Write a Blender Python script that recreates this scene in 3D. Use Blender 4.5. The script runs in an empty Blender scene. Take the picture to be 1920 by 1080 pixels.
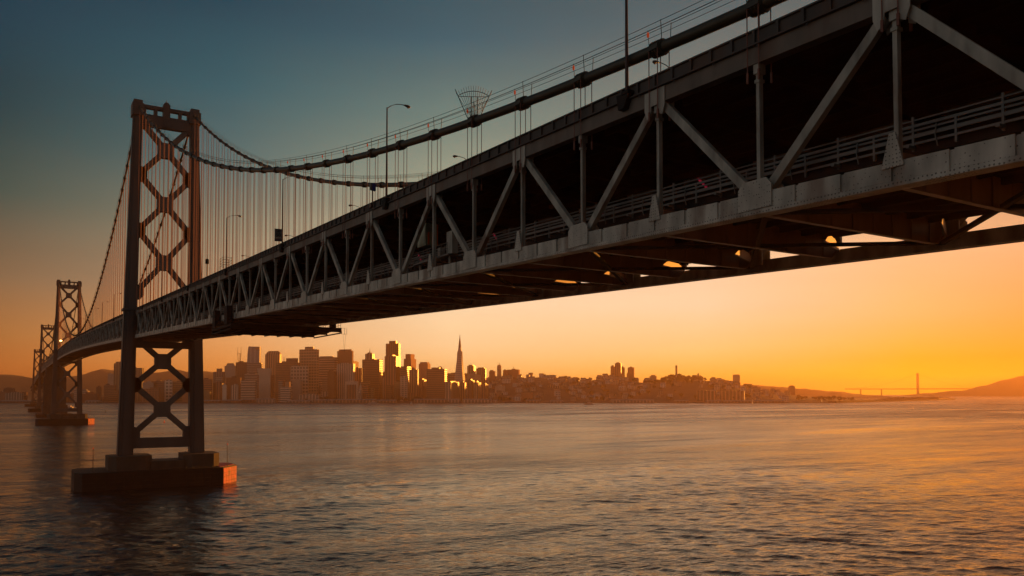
import bpy, math, random
from mathutils import Vector, Matrix
random.seed(7)
R = math.radians
sc = bpy.context.scene
COL = sc.collection

# ------------------------------------------------------------------ camera
# world: bridge axis = +Y (away, towards the city), X across, Z up, metres, water at 0
F, YAW, PITCH, CY, HC = 1509.6, 0.55138, 0.0347, 684.18, 35.91   # fitted on a 1920 px wide frame
cam = bpy.data.cameras.new('camera'); cam_o = bpy.data.objects.new('camera', cam); COL.objects.link(cam_o)
cam.sensor_width = 36; cam.lens = F/1920*36; cam.shift_y = (CY-540)/1920
cam.clip_start = 0.5; cam.clip_end = 80000
cam_o.location = (0, 0, HC); cam_o.rotation_euler = (math.pi/2+PITCH, 0, -YAW)
sc.camera = cam_o

# ------------------------------------------------------------------ sky, sun, exposure
EXPO = 0.7; SUN_AZ = R(76); SUN_EL = R(2.6)          # azimuth clockwise from +Y
w = bpy.data.worlds.new('World'); sc.world = w; w.use_nodes = True
nt = w.node_tree; nt.nodes.clear()
def N(t, **k):
    n = nt.nodes.new(t)
    for a, b in k.items(): setattr(n, a, b)
    return n
def L(a, b): nt.links.new(a, b)
def lin(h):
    h = h.lstrip('#'); o = []
    for i in (0, 2, 4):
        c = int(h[i:i+2], 16)/255
        o.append(c/12.92 if c <= .04045 else ((c+.055)/1.055)**2.4)
    return o
tc = N('ShaderNodeTexCoord'); sep = N('ShaderNodeSeparateXYZ'); L(tc.outputs['Generated'], sep.inputs[0])
def M(op, a, b=None, clamp=False):
    n = N('ShaderNodeMath', operation=op); n.use_clamp = clamp
    for i, v in enumerate((a, b)):
        if v is None: continue
        if isinstance(v, (int, float)): n.inputs[i].default_value = v
        else: L(v, n.inputs[i])
    return n.outputs[0]
el = M('DIVIDE', M('ARCSINE', sep.outputs[2]), math.pi/2)            # 0..1 up to the zenith
el45 = M('DIVIDE', M('ADD', M('ABSOLUTE', el), 0.0), 0.4, True)      # 0..1 over 36 degrees
az = M('ARCTAN2', sep.outputs[0], sep.outputs[1])                      # radians from +Y towards +X
# columns of the sky: azimuth (deg) -> stops (elevation deg, colour)
SKYC = [
 (-1,  [(0,'#b8642a'),(1.5,'#b96c30'),(3.5,'#a8703c'),(7,'#82684c'),(12,'#40544c'),(17,'#143f46'),(22,'#073c4c'),(27,'#022a3c'),(36,'#021f2e')]),
 (12,  [(0,'#e8903c'),(1.5,'#ec9a4a'),(3.5,'#e0a062'),(7,'#ac9070'),(11,'#8a8872'),(15,'#54706e'),(20,'#2a5a64'),(25,'#124454'),(36,'#062a38')]),
 (27,  [(0,'#fcbc58'),(1.5,'#fdce80'),(3.5,'#fed8a0'),(7,'#f6d8b0'),(11,'#c0b090'),(15,'#949a84'),(19,'#688078'),(24,'#345c68'),(36,'#12343f')]),
 (45,  [(0,'#feb838'),(1.2,'#fec850'),(3,'#fdd084'),(6,'#fcd6ac'),(9,'#f4d0a8'),(13,'#cdb896'),(18,'#858a7c'),(25,'#4a6266'),(36,'#1c3c46')]),
 (58,  [(0,'#ffcc00'),(1.0,'#ffc800'),(2.2,'#ffb42c'),(5,'#fcba72'),(9,'#f2bc88'),(13,'#c8a480'),(18,'#868070'),(25,'#4c5c5a'),(36,'#22404a')]),
 (67,  [(0,'#ffac00'),(1.0,'#ffac00'),(2.2,'#ff981c'),(5,'#f29a4c'),(9,'#e4a878'),(13,'#b49474'),(18,'#767464'),(25,'#465452'),(36,'#203c44')]),
 (110, [(0,'#e08030'),(1.5,'#dc8a40'),(3.5,'#c88a58'),(7,'#a08468'),(12,'#77786c'),(17,'#566a68'),(22,'#405a60'),(27,'#30505a'),(36,'#203c48')]),
 (175, [(0,'#4a423e'),(3,'#4c4642'),(7,'#484644'),(12,'#444444'),(18,'#3e4246'),(24,'#384248'),(30,'#344046'),(36,'#303e44')]),
 (265, [(0,'#9c9084'),(3,'#a2988c'),(7,'#a49c92'),(12,'#9c9890'),(18,'#8a8a84'),(24,'#747878'),(30,'#5c6468'),(36,'#485458')]),
 (359, [(0,'#b8642a'),(1.5,'#b96c30'),(3.5,'#a8703c'),(7,'#82684c'),(12,'#40544c'),(17,'#143f46'),(22,'#073c4c'),(27,'#022a3c'),(36,'#021f2e')]),
]
azd = M('MULTIPLY', az, 180/math.pi)
azd = M('FLOORED_MODULO', M('ADD', azd, 1.0), 360.0); azd = M('SUBTRACT', azd, 1.0)   # -1..359
prev = None
for i, (a, stops) in enumerate(SKYC):
    cr = N('ShaderNodeValToRGB'); cr.color_ramp.interpolation = 'B_SPLINE' if False else 'EASE' if False else 'LINEAR'
    els = cr.color_ramp.elements
    els[0].position = stops[0][0]/36; els[0].color = (*lin(stops[0][1]), 1)
    els[1].position = stops[-1][0]/36; els[1].color = (*lin(stops[-1][1]), 1)
    for e, c in stops[1:-1]:
        k = els.new(e/36); k.color = (*lin(c), 1)
    L(el45, cr.inputs[0])
    if prev is None: prev = cr.outputs[0]; pa = a; continue
    mr = N('ShaderNodeMapRange', interpolation_type='LINEAR')
    mr.inputs['From Min'].default_value = pa; mr.inputs['From Max'].default_value = a
    L(azd, mr.inputs['Value'])
    mx = N('ShaderNodeMix', data_type='RGBA'); L(mr.outputs[0], mx.inputs[0]); L(prev, mx.inputs[6]); L(cr.outputs[0], mx.inputs[7])
    prev = mx.outputs[2]; pa = a
# soft darkening towards the zenith above 36 degrees
zen = N('ShaderNodeMapRange'); zen.inputs['From Min'].default_value = .4; zen.inputs['From Max'].default_value = 1
zen.inputs['To Min'].default_value = 1; zen.inputs['To Max'].default_value = .5; L(el, zen.inputs['Value'])
low = N('ShaderNodeMapRange', interpolation_type='SMOOTHSTEP'); low.inputs['From Min'].default_value = 0; low.inputs['From Max'].default_value = .16
low.inputs['To Min'].default_value = 1.10; low.inputs['To Max'].default_value = 1.0; L(M('ABSOLUTE', el), low.inputs['Value'])
nz = N('ShaderNodeTexNoise'); nz.inputs['Scale'].default_value = 2.2; nz.inputs['Detail'].default_value = 5
nm_ = N('ShaderNodeMapping'); nm_.inputs['Scale'].default_value = (1, 1, 11); L(tc.outputs['Generated'], nm_.inputs[0]); L(nm_.outputs[0], nz.inputs['Vector'])
veil = N('ShaderNodeMapRange'); veil.inputs['From Min'].default_value = .3; veil.inputs['From Max'].default_value = .7
veil.inputs['To Min'].default_value = .955; veil.inputs['To Max'].default_value = 1.045; L(nz.outputs[0], veil.inputs['Value'])
gain = M('MULTIPLY', veil.outputs[0], M('MULTIPLY', M('MULTIPLY', zen.outputs[0], low.outputs[0]), 2**-EXPO))
sky = N('ShaderNodeTexSky', sky_type='NISHITA'); sky.sun_disc = False; sky.sun_elevation = SUN_EL; sky.sun_rotation = SUN_AZ
sky.air_density = 1.4; sky.dust_density = 3.0; sky.ozone_density = 1.0
bg1 = N('ShaderNodeBackground'); L(prev, bg1.inputs[0]); L(gain, bg1.inputs[1])
bg2 = N('ShaderNodeBackground'); L(sky.outputs[0], bg2.inputs[0]); bg2.inputs[1].default_value = 0.003
ad = N('ShaderNodeAddShader'); L(bg1.outputs[0], ad.inputs[0]); L(bg2.outputs[0], ad.inputs[1])
wo = N('ShaderNodeOutputWorld'); L(ad.outputs[0], wo.inputs[0])

sun = bpy.data.lights.new('sun', 'SUN'); sun.energy = 4.3; sun.color = (1.0, .34, .045); sun.angle = R(.6)
sun_o = bpy.data.objects.new('sun', sun); COL.objects.link(sun_o)
sd = Vector((math.sin(SUN_AZ)*math.cos(SUN_EL), math.cos(SUN_AZ)*math.cos(SUN_EL), math.sin(SUN_EL)))
sun_o.rotation_euler = sd.to_track_quat('Z', 'Y').to_euler()
sc.view_settings.view_transform = 'Standard'; sc.view_settings.look = 'None'
sc.view_settings.exposure = EXPO; sc.view_settings.gamma = 1
sc.render.engine = 'CYCLES'
sc.cycles.max_bounces = 6; sc.cycles.volume_bounces = 0

# ------------------------------------------------------------------ helpers
def px(x, y, zd):
    """point seen at pixel (x, y) of the photo at depth zd along the view axis"""
    a = (x-960)/F; b = (CY-y)/F
    fw = math.cos(PITCH)-b*math.sin(PITCH); up = math.sin(PITCH)+b*math.cos(PITCH)
    X = a*math.cos(YAW)+fw*math.sin(YAW); Y = -a*math.sin(YAW)+fw*math.cos(YAW)
    return Vector((X*zd, Y*zd, HC+up*zd))
def pxh(x, y, Z=0.0):
    p = px(x, y, 1); t = (Z-HC)/(p.z-HC)
    return Vector((p.x*t, p.y*t, Z))
class MB:
    def __init__(s): s.v = []; s.f = []
    def quadbox(s, P):                      # 8 points: bottom 4 ccw, top 4
        o = len(s.v); s.v += [tuple(p) for p in P]
        for q in ((3,2,1,0),(4,5,6,7),(0,1,5,4),(1,2,6,5),(2,3,7,6),(3,0,4,7)): s.f.append(tuple(o+i for i in q))
    def box(s, x0, x1, y0, y1, z0, z1):
        s.quadbox([(x0,y0,z0),(x1,y0,z0),(x1,y1,z0),(x0,y1,z0),(x0,y0,z1),(x1,y0,z1),(x1,y1,z1),(x0,y1,z1)])
    def bar(s, a, b, wx, wd, ref=(1,0,0)):  # wx = size along ref side, wd = size across
        a = Vector(a); b = Vector(b); d = (b-a).normalized(); r = Vector(ref)
        u = (r-d*r.dot(d)).normalized()*wx/2; v = d.cross(u).normalized()*wd/2
        s.quadbox([a-u-v, a+u-v, a+u+v, a-u+v, b-u-v, b+u-v, b+u+v, b-u+v])
    def prism(s, pts, off):                 # polygon extruded by vector off
        o = len(s.v); n = len(pts); off = Vector(off)
        s.v += [tuple(p) for p in pts]+[tuple(Vector(p)+off) for p in pts]
        s.f.append(tuple(range(o, o+n))[::-1]); s.f.append(tuple(range(o+n, o+2*n)))
        for i in range(n): j = (i+1) % n; s.f.append((o+i, o+j, o+n+j, o+n+i))
    def tube(s, pts, r, k=8, cap=True):
        pts = [Vector(p) for p in pts]; o = len(s.v); n = len(pts)
        rr = r if isinstance(r, (list, tuple)) else [r]*n
        for i, p in enumerate(pts):
            d = (pts[min(i+1, n-1)]-pts[max(i-1, 0)]).normalized()
            ref = Vector((1,0,0)) if abs(d.x) < .9 else Vector((0,0,1))
            u = (ref-d*ref.dot(d)).normalized(); v = d.cross(u)
            for j in range(k):
                a = 2*math.pi*j/k; s.v.append(tuple(p+u*math.cos(a)*rr[i]+v*math.sin(a)*rr[i]))
        for i in range(n-1):
            for j in range(k):
                q = (j+1) % k; s.f.append((o+i*k+j, o+i*k+q, o+(i+1)*k+q, o+(i+1)*k+j))
        if cap: s.f.append(tuple(o+j for j in range(k))[::-1]); s.f.append(tuple(o+(n-1)*k+j for j in range(k)))
    def build(s, name, mat, parent=None, smooth=False):
        me = bpy.data.meshes.new(name); me.from_pydata(s.v, [], s.f); me.validate(); me.update()
        if smooth:
            for p in me.polygons: p.use_smooth = True
        if mat: me.materials.append(mat)
        o = bpy.data.objects.new(name, me); COL.objects.link(o)
        if parent: o.parent = parent
        return o
def inst(o, name, parent=None, loc=None, rz=0, scale=None):
    c = o.copy(); c.name = name; COL.objects.link(c); c.parent = parent
    if loc is not None: c.location = loc
    c.rotation_euler = (0, 0, rz)
    if scale: c.scale = scale
    return c
def tag(o, label=None, cat=None, group=None, kind=None):
    if label: o['label'] = label
    if cat: o['category'] = cat
    if group: o['group'] = group
    if kind: o['kind'] = kind
    return o
def empty(name, loc=(0,0,0), rz=0, **k):
    o = bpy.data.objects.new(name, None); COL.objects.link(o); o.location = loc; o.rotation_euler = (0,0,rz)
    return tag(o, **k)
def mat(name, col, rough=.6, metal=0.0, noise=0.0, nscale=1.0, spec=.5, emit=None, es=0, rivets=None, streak=0):
    m = bpy.data.materials.new(name); m.use_nodes = True; t = m.node_tree; b = t.nodes['Principled BSDF']
    c = lin(col) if isinstance(col, str) else col
    b.inputs['Base Color'].default_value = (*c, 1); b.inputs['Roughness'].default_value = rough
    b.inputs['Metallic'].default_value = metal; b.inputs['Specular IOR Level'].default_value = spec
    if emit: b.inputs['Emission Color'].default_value = (*emit, 1); b.inputs['Emission Strength'].default_value = es
    src = None
    if noise:
        tcn = t.nodes.new('ShaderNodeTexCoord'); n = t.nodes.new('ShaderNodeTexNoise'); n.inputs['Scale'].default_value = nscale; n.inputs['Detail'].default_value = 6
        mp = t.nodes.new('ShaderNodeMapping'); mp.inputs['Scale'].default_value = (1, 1, .35 if streak else 1)
        t.links.new(tcn.outputs['Object'], mp.inputs[0]); t.links.new(mp.outputs[0], n.inputs['Vector'])
        mr = t.nodes.new('ShaderNodeMapRange'); mr.inputs['From Min'].default_value = .3; mr.inputs['From Max'].default_value = .7
        mr.inputs['To Min'].default_value = 1-noise; mr.inputs['To Max'].default_value = 1+noise*.5
        t.links.new(n.outputs[0], mr.inputs['Value'])
        mx = t.nodes.new('ShaderNodeMix'); mx.data_type = 'RGBA'; mx.blend_type = 'MULTIPLY'; mx.inputs[0].default_value = 1
        mx.inputs[6].default_value = (*c, 1); t.links.new(mr.outputs[0], mx.inputs[7]); src = mx.outputs[2]
        if streak:                                  # rust blotches
            n2 = t.nodes.new('ShaderNodeTexNoise'); n2.inputs['Scale'].default_value = nscale*.6; n2.inputs['Detail'].default_value = 8
            t.links.new(mp.outputs[0], n2.inputs['Vector'])
            r2 = t.nodes.new('ShaderNodeMapRange'); r2.inputs['From Min'].default_value = .52; r2.inputs['From Max'].default_value = .64
            r2.inputs['To Max'].default_value = streak; t.links.new(n2.outputs[0], r2.inputs['Value'])
            m2 = t.nodes.new('ShaderNodeMix'); m2.data_type = 'RGBA'; t.links.new(r2.outputs[0], m2.inputs[0])
            t.links.new(src, m2.inputs[6]); m2.inputs[7].default_value = (.16, .075, .04, 1); src = m2.outputs[2]
    if rivets:
        tcn = t.nodes.new('ShaderNodeTexCoord'); v = t.nodes.new('ShaderNodeTexVoronoi'); v.inputs['Scale'].default_value = 1/rivets
        v.inputs['Randomness'].default_value = .25
        t.links.new(tcn.outputs['Object'], v.inputs['Vector'])
        lt = t.nodes.new('ShaderNodeMath'); lt.operation = 'LESS_THAN'; lt.inputs[1].default_value = .22; t.links.new(v.outputs['Distance'], lt.inputs[0])
        m3 = t.nodes.new('ShaderNodeMix'); m3.data_type = 'RGBA'; m3.blend_type = 'MULTIPLY'; m3.inputs[7].default_value = (.22, .21, .2, 1)
        t.links.new(lt.outputs[0], m3.inputs[0])
        if src: t.links.new(src, m3.inputs[6])
        else: m3.inputs[6].default_value = (*c, 1)
        src = m3.outputs[2]
    if src: t.links.new(src, b.inputs['Base Color'])
    return m
STEEL = (.46, .45, .40)
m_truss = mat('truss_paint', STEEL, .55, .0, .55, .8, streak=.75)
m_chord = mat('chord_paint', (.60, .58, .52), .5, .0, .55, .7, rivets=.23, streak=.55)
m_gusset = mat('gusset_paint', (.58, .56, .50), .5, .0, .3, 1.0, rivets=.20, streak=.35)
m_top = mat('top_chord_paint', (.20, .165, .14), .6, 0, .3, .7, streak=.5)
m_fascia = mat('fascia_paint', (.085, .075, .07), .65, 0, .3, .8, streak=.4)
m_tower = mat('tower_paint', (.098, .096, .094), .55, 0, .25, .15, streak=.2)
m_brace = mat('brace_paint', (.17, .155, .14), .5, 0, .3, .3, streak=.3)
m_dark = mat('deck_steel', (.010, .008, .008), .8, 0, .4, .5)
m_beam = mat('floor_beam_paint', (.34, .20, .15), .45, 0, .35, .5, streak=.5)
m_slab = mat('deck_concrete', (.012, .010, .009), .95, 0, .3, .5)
m_cable = mat('cable_wrap', (.05, .05, .035), .5, 0, .25, .8)
m_rope = mat('suspender_rope', (.24, .09, .065), .45, .3)
m_rail = mat('galvanised_rail', (.16, .16, .155), .5, .2, .2, 2)
m_conc = mat('pier_concrete', (.085, .068, .052), .85, 0, .35, .25, streak=.3)
m_fender = mat('fender_timber', (.012, .007, .006), .7, 0, .4, .4)
m_sun_red = mat('fender_sun_red', (.50, .012, .008), .6, 0, .6, .5)  # red evening sun on the fender's right end, put into the colour
m_wire = mat('hand_rope', (.03, .03, .03), .6)
m_pole = mat('lamp_pole_paint', (.10, .05, .04), .5)
m_lamph = mat('lamp_head', (.12, .10, .09), .4)
m_glass = mat('lamp_glass', (.7, .4, .2), .2)
m_red = mat('beacon_glass', (.7, .08, .02), .2, emit=(1, .12, .02), es=.12)

# ------------------------------------------------------------------ water
def waterm():
    m = bpy.data.materials.new('bay_water'); m.use_nodes = True; t = m.node_tree; b = t.nodes['Principled BSDF']
    b.inputs['Base Color'].default_value = (.012, .014, .013, 1); b.inputs['IOR'].default_value = 1.5
    b.inputs['Specular IOR Level'].default_value = .5
    g = t.nodes.new('ShaderNodeNewGeometry')
    def noise(scale, sx, sy, rot, detail, dist=0, rough=.5):
        mp = t.nodes.new('ShaderNodeMapping'); mp.vector_type = 'POINT'
        mp.inputs['Rotation'].default_value = (0, 0, rot); mp.inputs['Scale'].default_value = (sx, sy, 1)
        t.links.new(g.outputs['Position'], mp.inputs[0])
        n = t.nodes.new('ShaderNodeTexNoise'); n.inputs['Scale'].default_value = scale; n.inputs['Detail'].default_value = detail
        n.inputs['Roughness'].default_value = rough; n.inputs['Distortion'].default_value = dist
        t.links.new(mp.outputs[0], n.inputs['Vector']); return n.outputs[0]
    def mth(op, a, b_):
        n = t.nodes.new('ShaderNodeMath'); n.operation = op
        for i, v in enumerate((a, b_)):
            if isinstance(v, (int, float)): n.inputs[i].default_value = v
            else: t.links.new(v, n.inputs[i])
        return n.outputs[0]
    rot = YAW
    big = noise(1/16, .35, 1, rot+.15, 2, .3)
    mid = noise(1/4.5, .5, 1, rot-.12, 3, .4)
    sml = noise(1/1.3, .5, 1, rot+.05, 4, .3, .6)
    patch = noise(1/260, .35, 1, rot+.25, 3, .8)
    pr = t.nodes.new('ShaderNodeMapRange'); pr.inputs['From Min'].default_value = .35; pr.inputs['From Max'].default_value = .65
    pr.inputs['To Min'].default_value = .35; pr.inputs['To Max'].default_value = 1.15; t.links.new(patch, pr.inputs['Value'])
    h = mth('ADD', mth('MULTIPLY', big, WB), mth('ADD', mth('MULTIPLY', mid, WM), mth('MULTIPLY', sml, WS)))
    h = mth('MULTIPLY', mth('ADD', h, mth('MULTIPLY', noise(1/48, .4, 1, rot-.1, 3, .5, .6), WH)), pr.outputs[0])
    bp = t.nodes.new('ShaderNodeBump'); bp.inputs['Strength'].default_value = 1; bp.inputs['Distance'].default_value = 1
    t.links.new(h, bp.inputs['Height']); 
    mp = t.nodes.new('ShaderNodeMapping'); mp.inputs['Rotation'].default_value = (0, 0, rot); mp.inputs['Scale'].default_value = (.3, 1, 1)
    t.links.new(g.outputs['Position'], mp.inputs[0]); nc = t.nodes.new('ShaderNodeTexNoise'); nc.inputs['Scale'].default_value = 1/30
    nc.inputs['Detail'].default_value = 9; nc.inputs['Roughness'].default_value = .72; t.links.new(mp.outputs[0], nc.inputs['Vector'])
    v1 = t.nodes.new('ShaderNodeVectorMath'); v1.operation = 'SUBTRACT'; v1.inputs[1].default_value = (.5, .5, .5); t.links.new(nc.outputs['Color'], v1.inputs[0])
    v2 = t.nodes.new('ShaderNodeVectorMath'); v2.operation = 'MULTIPLY'; v2.inputs[1].default_value = (.55, .55, 0); t.links.new(v1.outputs[0], v2.inputs[0])
    v3 = t.nodes.new('ShaderNodeVectorMath'); v3.operation = 'ADD'; t.links.new(bp.outputs[0], v3.inputs[0]); t.links.new(v2.outputs[0], v3.inputs[1])
    v4 = t.nodes.new('ShaderNodeVectorMath'); v4.operation = 'NORMALIZE'; t.links.new(v3.outputs[0], v4.inputs[0]); t.links.new(v4.outputs[0], b.inputs['Normal'])
    vl = t.nodes.new('ShaderNodeVectorMath'); vl.operation = 'LENGTH'; t.links.new(g.outputs['Position'], vl.inputs[0])
    rr = t.nodes.new('ShaderNodeMapRange'); rr.inputs['From Min'].default_value = 200; rr.inputs['From Max'].default_value = 1800
    rr.inputs['To Min'].default_value = .10; rr.inputs['To Max'].default_value = .32; t.links.new(vl.outputs['Value'], rr.inputs['Value'])
    st = noise(1/120, .22, 1, rot+.1, 7, .6, .65)
    sr = t.nodes.new('ShaderNodeMapRange'); sr.inputs['From Min'].default_value = .35; sr.inputs['From Max'].default_value = .65
    sr.inputs['To Min'].default_value = .55; sr.inputs['To Max'].default_value = 1.45; t.links.new(st, sr.inputs['Value'])
    t.links.new(mth('MULTIPLY', rr.outputs[0], sr.outputs[0]), b.inputs['Roughness'])
    return m
WH, WB, WM, WS = 3.6, 2.0, 1.2, .5
HAZE = 7.5e-5
m_water = waterm()
import numpy as np
def sea():
    azs = np.radians(np.concatenate([np.arange(-180, -8, 2.0), np.arange(-8, 76, .09), np.arange(76, 180, 2.0)]))
    r = [6, 20, 40, 60, 80, 100, 120, 138]
    while r[-1] < 900: r.append(r[-1]+max(.32, r[-1]**2/72000*1.05))
    while r[-1] < 15400: r.append(r[-1]*1.07)
    r = np.array(r); rs_ = np.gradient(r)
    Rr, A = np.meshgrid(r, azs, indexing='ij'); X = Rr*np.sin(A); Y = np.maximum(Rr*np.cos(A), -3000)
    Z = np.zeros_like(X); rg = np.random.RandomState(5)
    sp = np.repeat(rs_[:, None], len(azs), 1)
    # slow modulation makes groups of waves and calmer lanes
    mod = 1+.35*np.sin(X/61+Y/97+1)*np.sin(Y/73-X/140)+.25*np.sin(X/33-Y/41)
    for i in range(80):
        lam = 1.4*(10/1.4)**rg.rand(); th = YAW+rg.normal(0.15, .42)+(math.pi if rg.rand() < .3 else 0)
        k = 2*math.pi/lam; kx, ky = k*math.sin(th), k*math.cos(th)
        amp = .0150*lam/(2*math.pi)*(1.1 if lam > 5 else 1.2)
        fade = np.clip((lam-2.2*sp)/(2.0*sp+1e-6), 0, 1)
        ph = kx*X+ky*Y+rg.rand()*6.28+.8*np.sin(X/47+Y/39+i)
        Z += amp*fade*np.sin(ph)*mod
    Z[Rr < 130] *= .2
    nv, nc = Z.shape; V = np.stack([X, Y, Z], -1).reshape(-1, 3)
    i0 = (np.arange(nv-1)[:, None]*nc+np.arange(nc)[None, :]); j = (np.arange(nc)+1) % nc; i1 = (np.arange(nv-1)[:, None]*nc+j[None, :])
    Fq = np.stack([i0, i0+nc, i1+nc, i1], -1).reshape(-1, 4)
    me = bpy.data.meshes.new('water'); me.vertices.add(len(V)); me.vertices.foreach_set('co', V.astype('f4').ravel())
    me.loops.add(Fq.size); me.loops.foreach_set('vertex_index', Fq.astype('i4').ravel())
    me.polygons.add(len(Fq)); me.polygons.foreach_set('loop_start', (np.arange(len(Fq))*4).astype('i4'))
    me.polygons.foreach_set('use_smooth', np.ones(len(Fq), bool)); me.update(calc_edges=True); me.validate()
    me.materials.append(m_water); o = bpy.data.objects.new('water', me); COL.objects.link(o); return o
tag(sea(), kind='structure')

# ------------------------------------------------------------------ bridge geometry
D = 38.96; W = 20.1; XN = D; XF = D+W
PB = [(-120,43.3),(0,46.72),(172,52.25),(344,58.1),(460,62.0),(600,66.3),(763,70.4),(900,72.6),(1048,74.0),(1220,75.0),(1400,75.3),(1580,75.0),(1752,74.0),(1900,72.4),(2050,70.2),(2250,66),(2456,60),(2640,55),(2810,50),(3100,42)]
def bz(s):
    if s <= PB[0][0]: return PB[0][1]
    for i in range(len(PB)-1):
        if s <= PB[i+1][0]:
            (x0,y0),(x1,y1) = PB[i], PB[i+1]
            def sl(k):
                k0 = max(k-1, 0); k1 = min(k+1, len(PB)-1); return (PB[k1][1]-PB[k0][1])/(PB[k1][0]-PB[k0][0])
            h = x1-x0; t = (s-x0)/h
            return (2*t**3-3*t*t+1)*y0+(t**3-2*t*t+t)*h*sl(i)+(-2*t**3+3*t*t)*y1+(t**3-t*t)*h*sl(i+1)
    return PB[-1][1]
PAN = 9.144; S0 = 24.86; SW6 = 343.6; SW5 = SW6+704.1; SW4 = SW5+352; SW3 = SW4+352; SW2 = SW3+704.1; SEND = SW2+352
H6, H5 = 147.6, 161.4
def cz(s):                                  # main cable height
    def side(s, sb, st, H, zb):             # low end at sb, tower at st
        t = (s-sb)/(st-sb); return zb+(H-zb)*t-4*(7.12e-4*(st-sb)**2/4)*t*(1-t)
    def main(s, a, ha, hb, mid):
        t = (s-a)/704.1; return ha+(hb-ha)*t-4*((ha+hb)/2-mid)*t*(1-t)
    if s < SW6: return 7.2e-4*s*s+.0158*s+58.67 if s > 0 else 58.67+.0158*s
    if s < SW5: return main(s, SW6, H6, H5, 80.4)
    if s < SW4: return side(s, SW4, SW5, H5, 88)
    if s < SW3: return side(s, SW4, SW3, H5, 88)
    if s < SW2: return main(s, SW3, H5, H6, 80.4)
    return side(s, SEND, SW2, H6, 62)

bridge = empty('suspension_bridge', (0,0,0), label='long grey double-deck suspension bridge crossing the bay from upper right to far left', cat='bridge')

# stations (panel points)
st_side = [S0+PAN*n for n in range(-12, 35)]           # n = index-12
st_main = [SW6+PAN*k for k in range(0, 78)]
def chords(x, s_list, name):
    """top and bottom chord of one truss, sampled along the deck profile"""
    sgn = -1 if x == XN else 1
    m = MB(); t = MB()
    for a, b in zip(s_list[:-1], s_list[1:]):
        za, zb = bz(a), bz(b)
        q = lambda x0, x1, l, h, mb, a=a, b=b, za=za, zb=zb: mb.quadbox([(x0,a,za+l),(x1,a,za+l),(x1,b,zb+l),(x0,b,zb+l),(x0,a,za+h),(x1,a,za+h),(x1,b,zb+h),(x0,b,zb+h)])
        if sgn < 0: q(x-.34, x+.34, -.62, .36, m); q(x-.52, x+.52, -.92, -.624, m)
        else: q(x-.30, x+.30, -1.0, -.08, m); q(x-.45, x+.45, -1.2, -1.004, m)
        q(x-.38, x+.38, 8.5, 9.58, t)
    return m, t
def stations(a, b, step=PAN):
    n = max(1, round((b-a)/step)); return [a+(b-a)*i/n for i in range(n+1)]
runs = [stations(S0-12*PAN, SW6), stations(SW6, SW5), stations(SW5, SW4, 22), stations(SW4, SW3, 30), stations(SW3, SW2, 40), stations(SW2, SEND, 50), [SEND, SEND+400]]
allst = runs[0]
for r_ in runs[1:]: allst = allst+r_[1:]
truss = {}
for x, nm in ((XN, 'near'), (XF, 'far')):
    m, t = chords(x, allst, nm)
    tr = m.build('side_truss', m_chord, bridge); truss[x] = tr
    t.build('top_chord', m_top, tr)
# plates riveted onto the near bottom chord: three per panel with a dark slot between
pl = MB()
for n in range(-12, 34):
    for k in range(3):
        a = S0+PAN*n+PAN*k/3+.14; b = S0+PAN*n+PAN*(k+1)/3-.14
        za, zb = bz(a), bz(b)
        pl.quadbox([(XN-.46,a,za-.60),(XN-.343,a,za-.60),(XN-.343,b,zb-.60),(XN-.46,b,zb-.60),(XN-.46,a,za+.40),(XN-.343,a,za+.40),(XN-.343,b,zb+.40),(XN-.46,b,zb+.40)])
for s in stations(SW6+4, SW5-4, PAN/2)[:-1]:
    a, b = s+.15, s+PAN/2-.35; za, zb = bz(a), bz(b)
    pl.quadbox([(XN-.46,a,za-.60),(XN-.343,a,za-.60),(XN-.343,b,zb-.60),(XN-.46,b,zb-.60),(XN-.46,a,za+.40),(XN-.343,a,za+.40),(XN-.343,b,zb+.40),(XN-.46,b,zb+.40)])
pl.build('chord_plate', m_chord, truss[XN])

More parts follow.
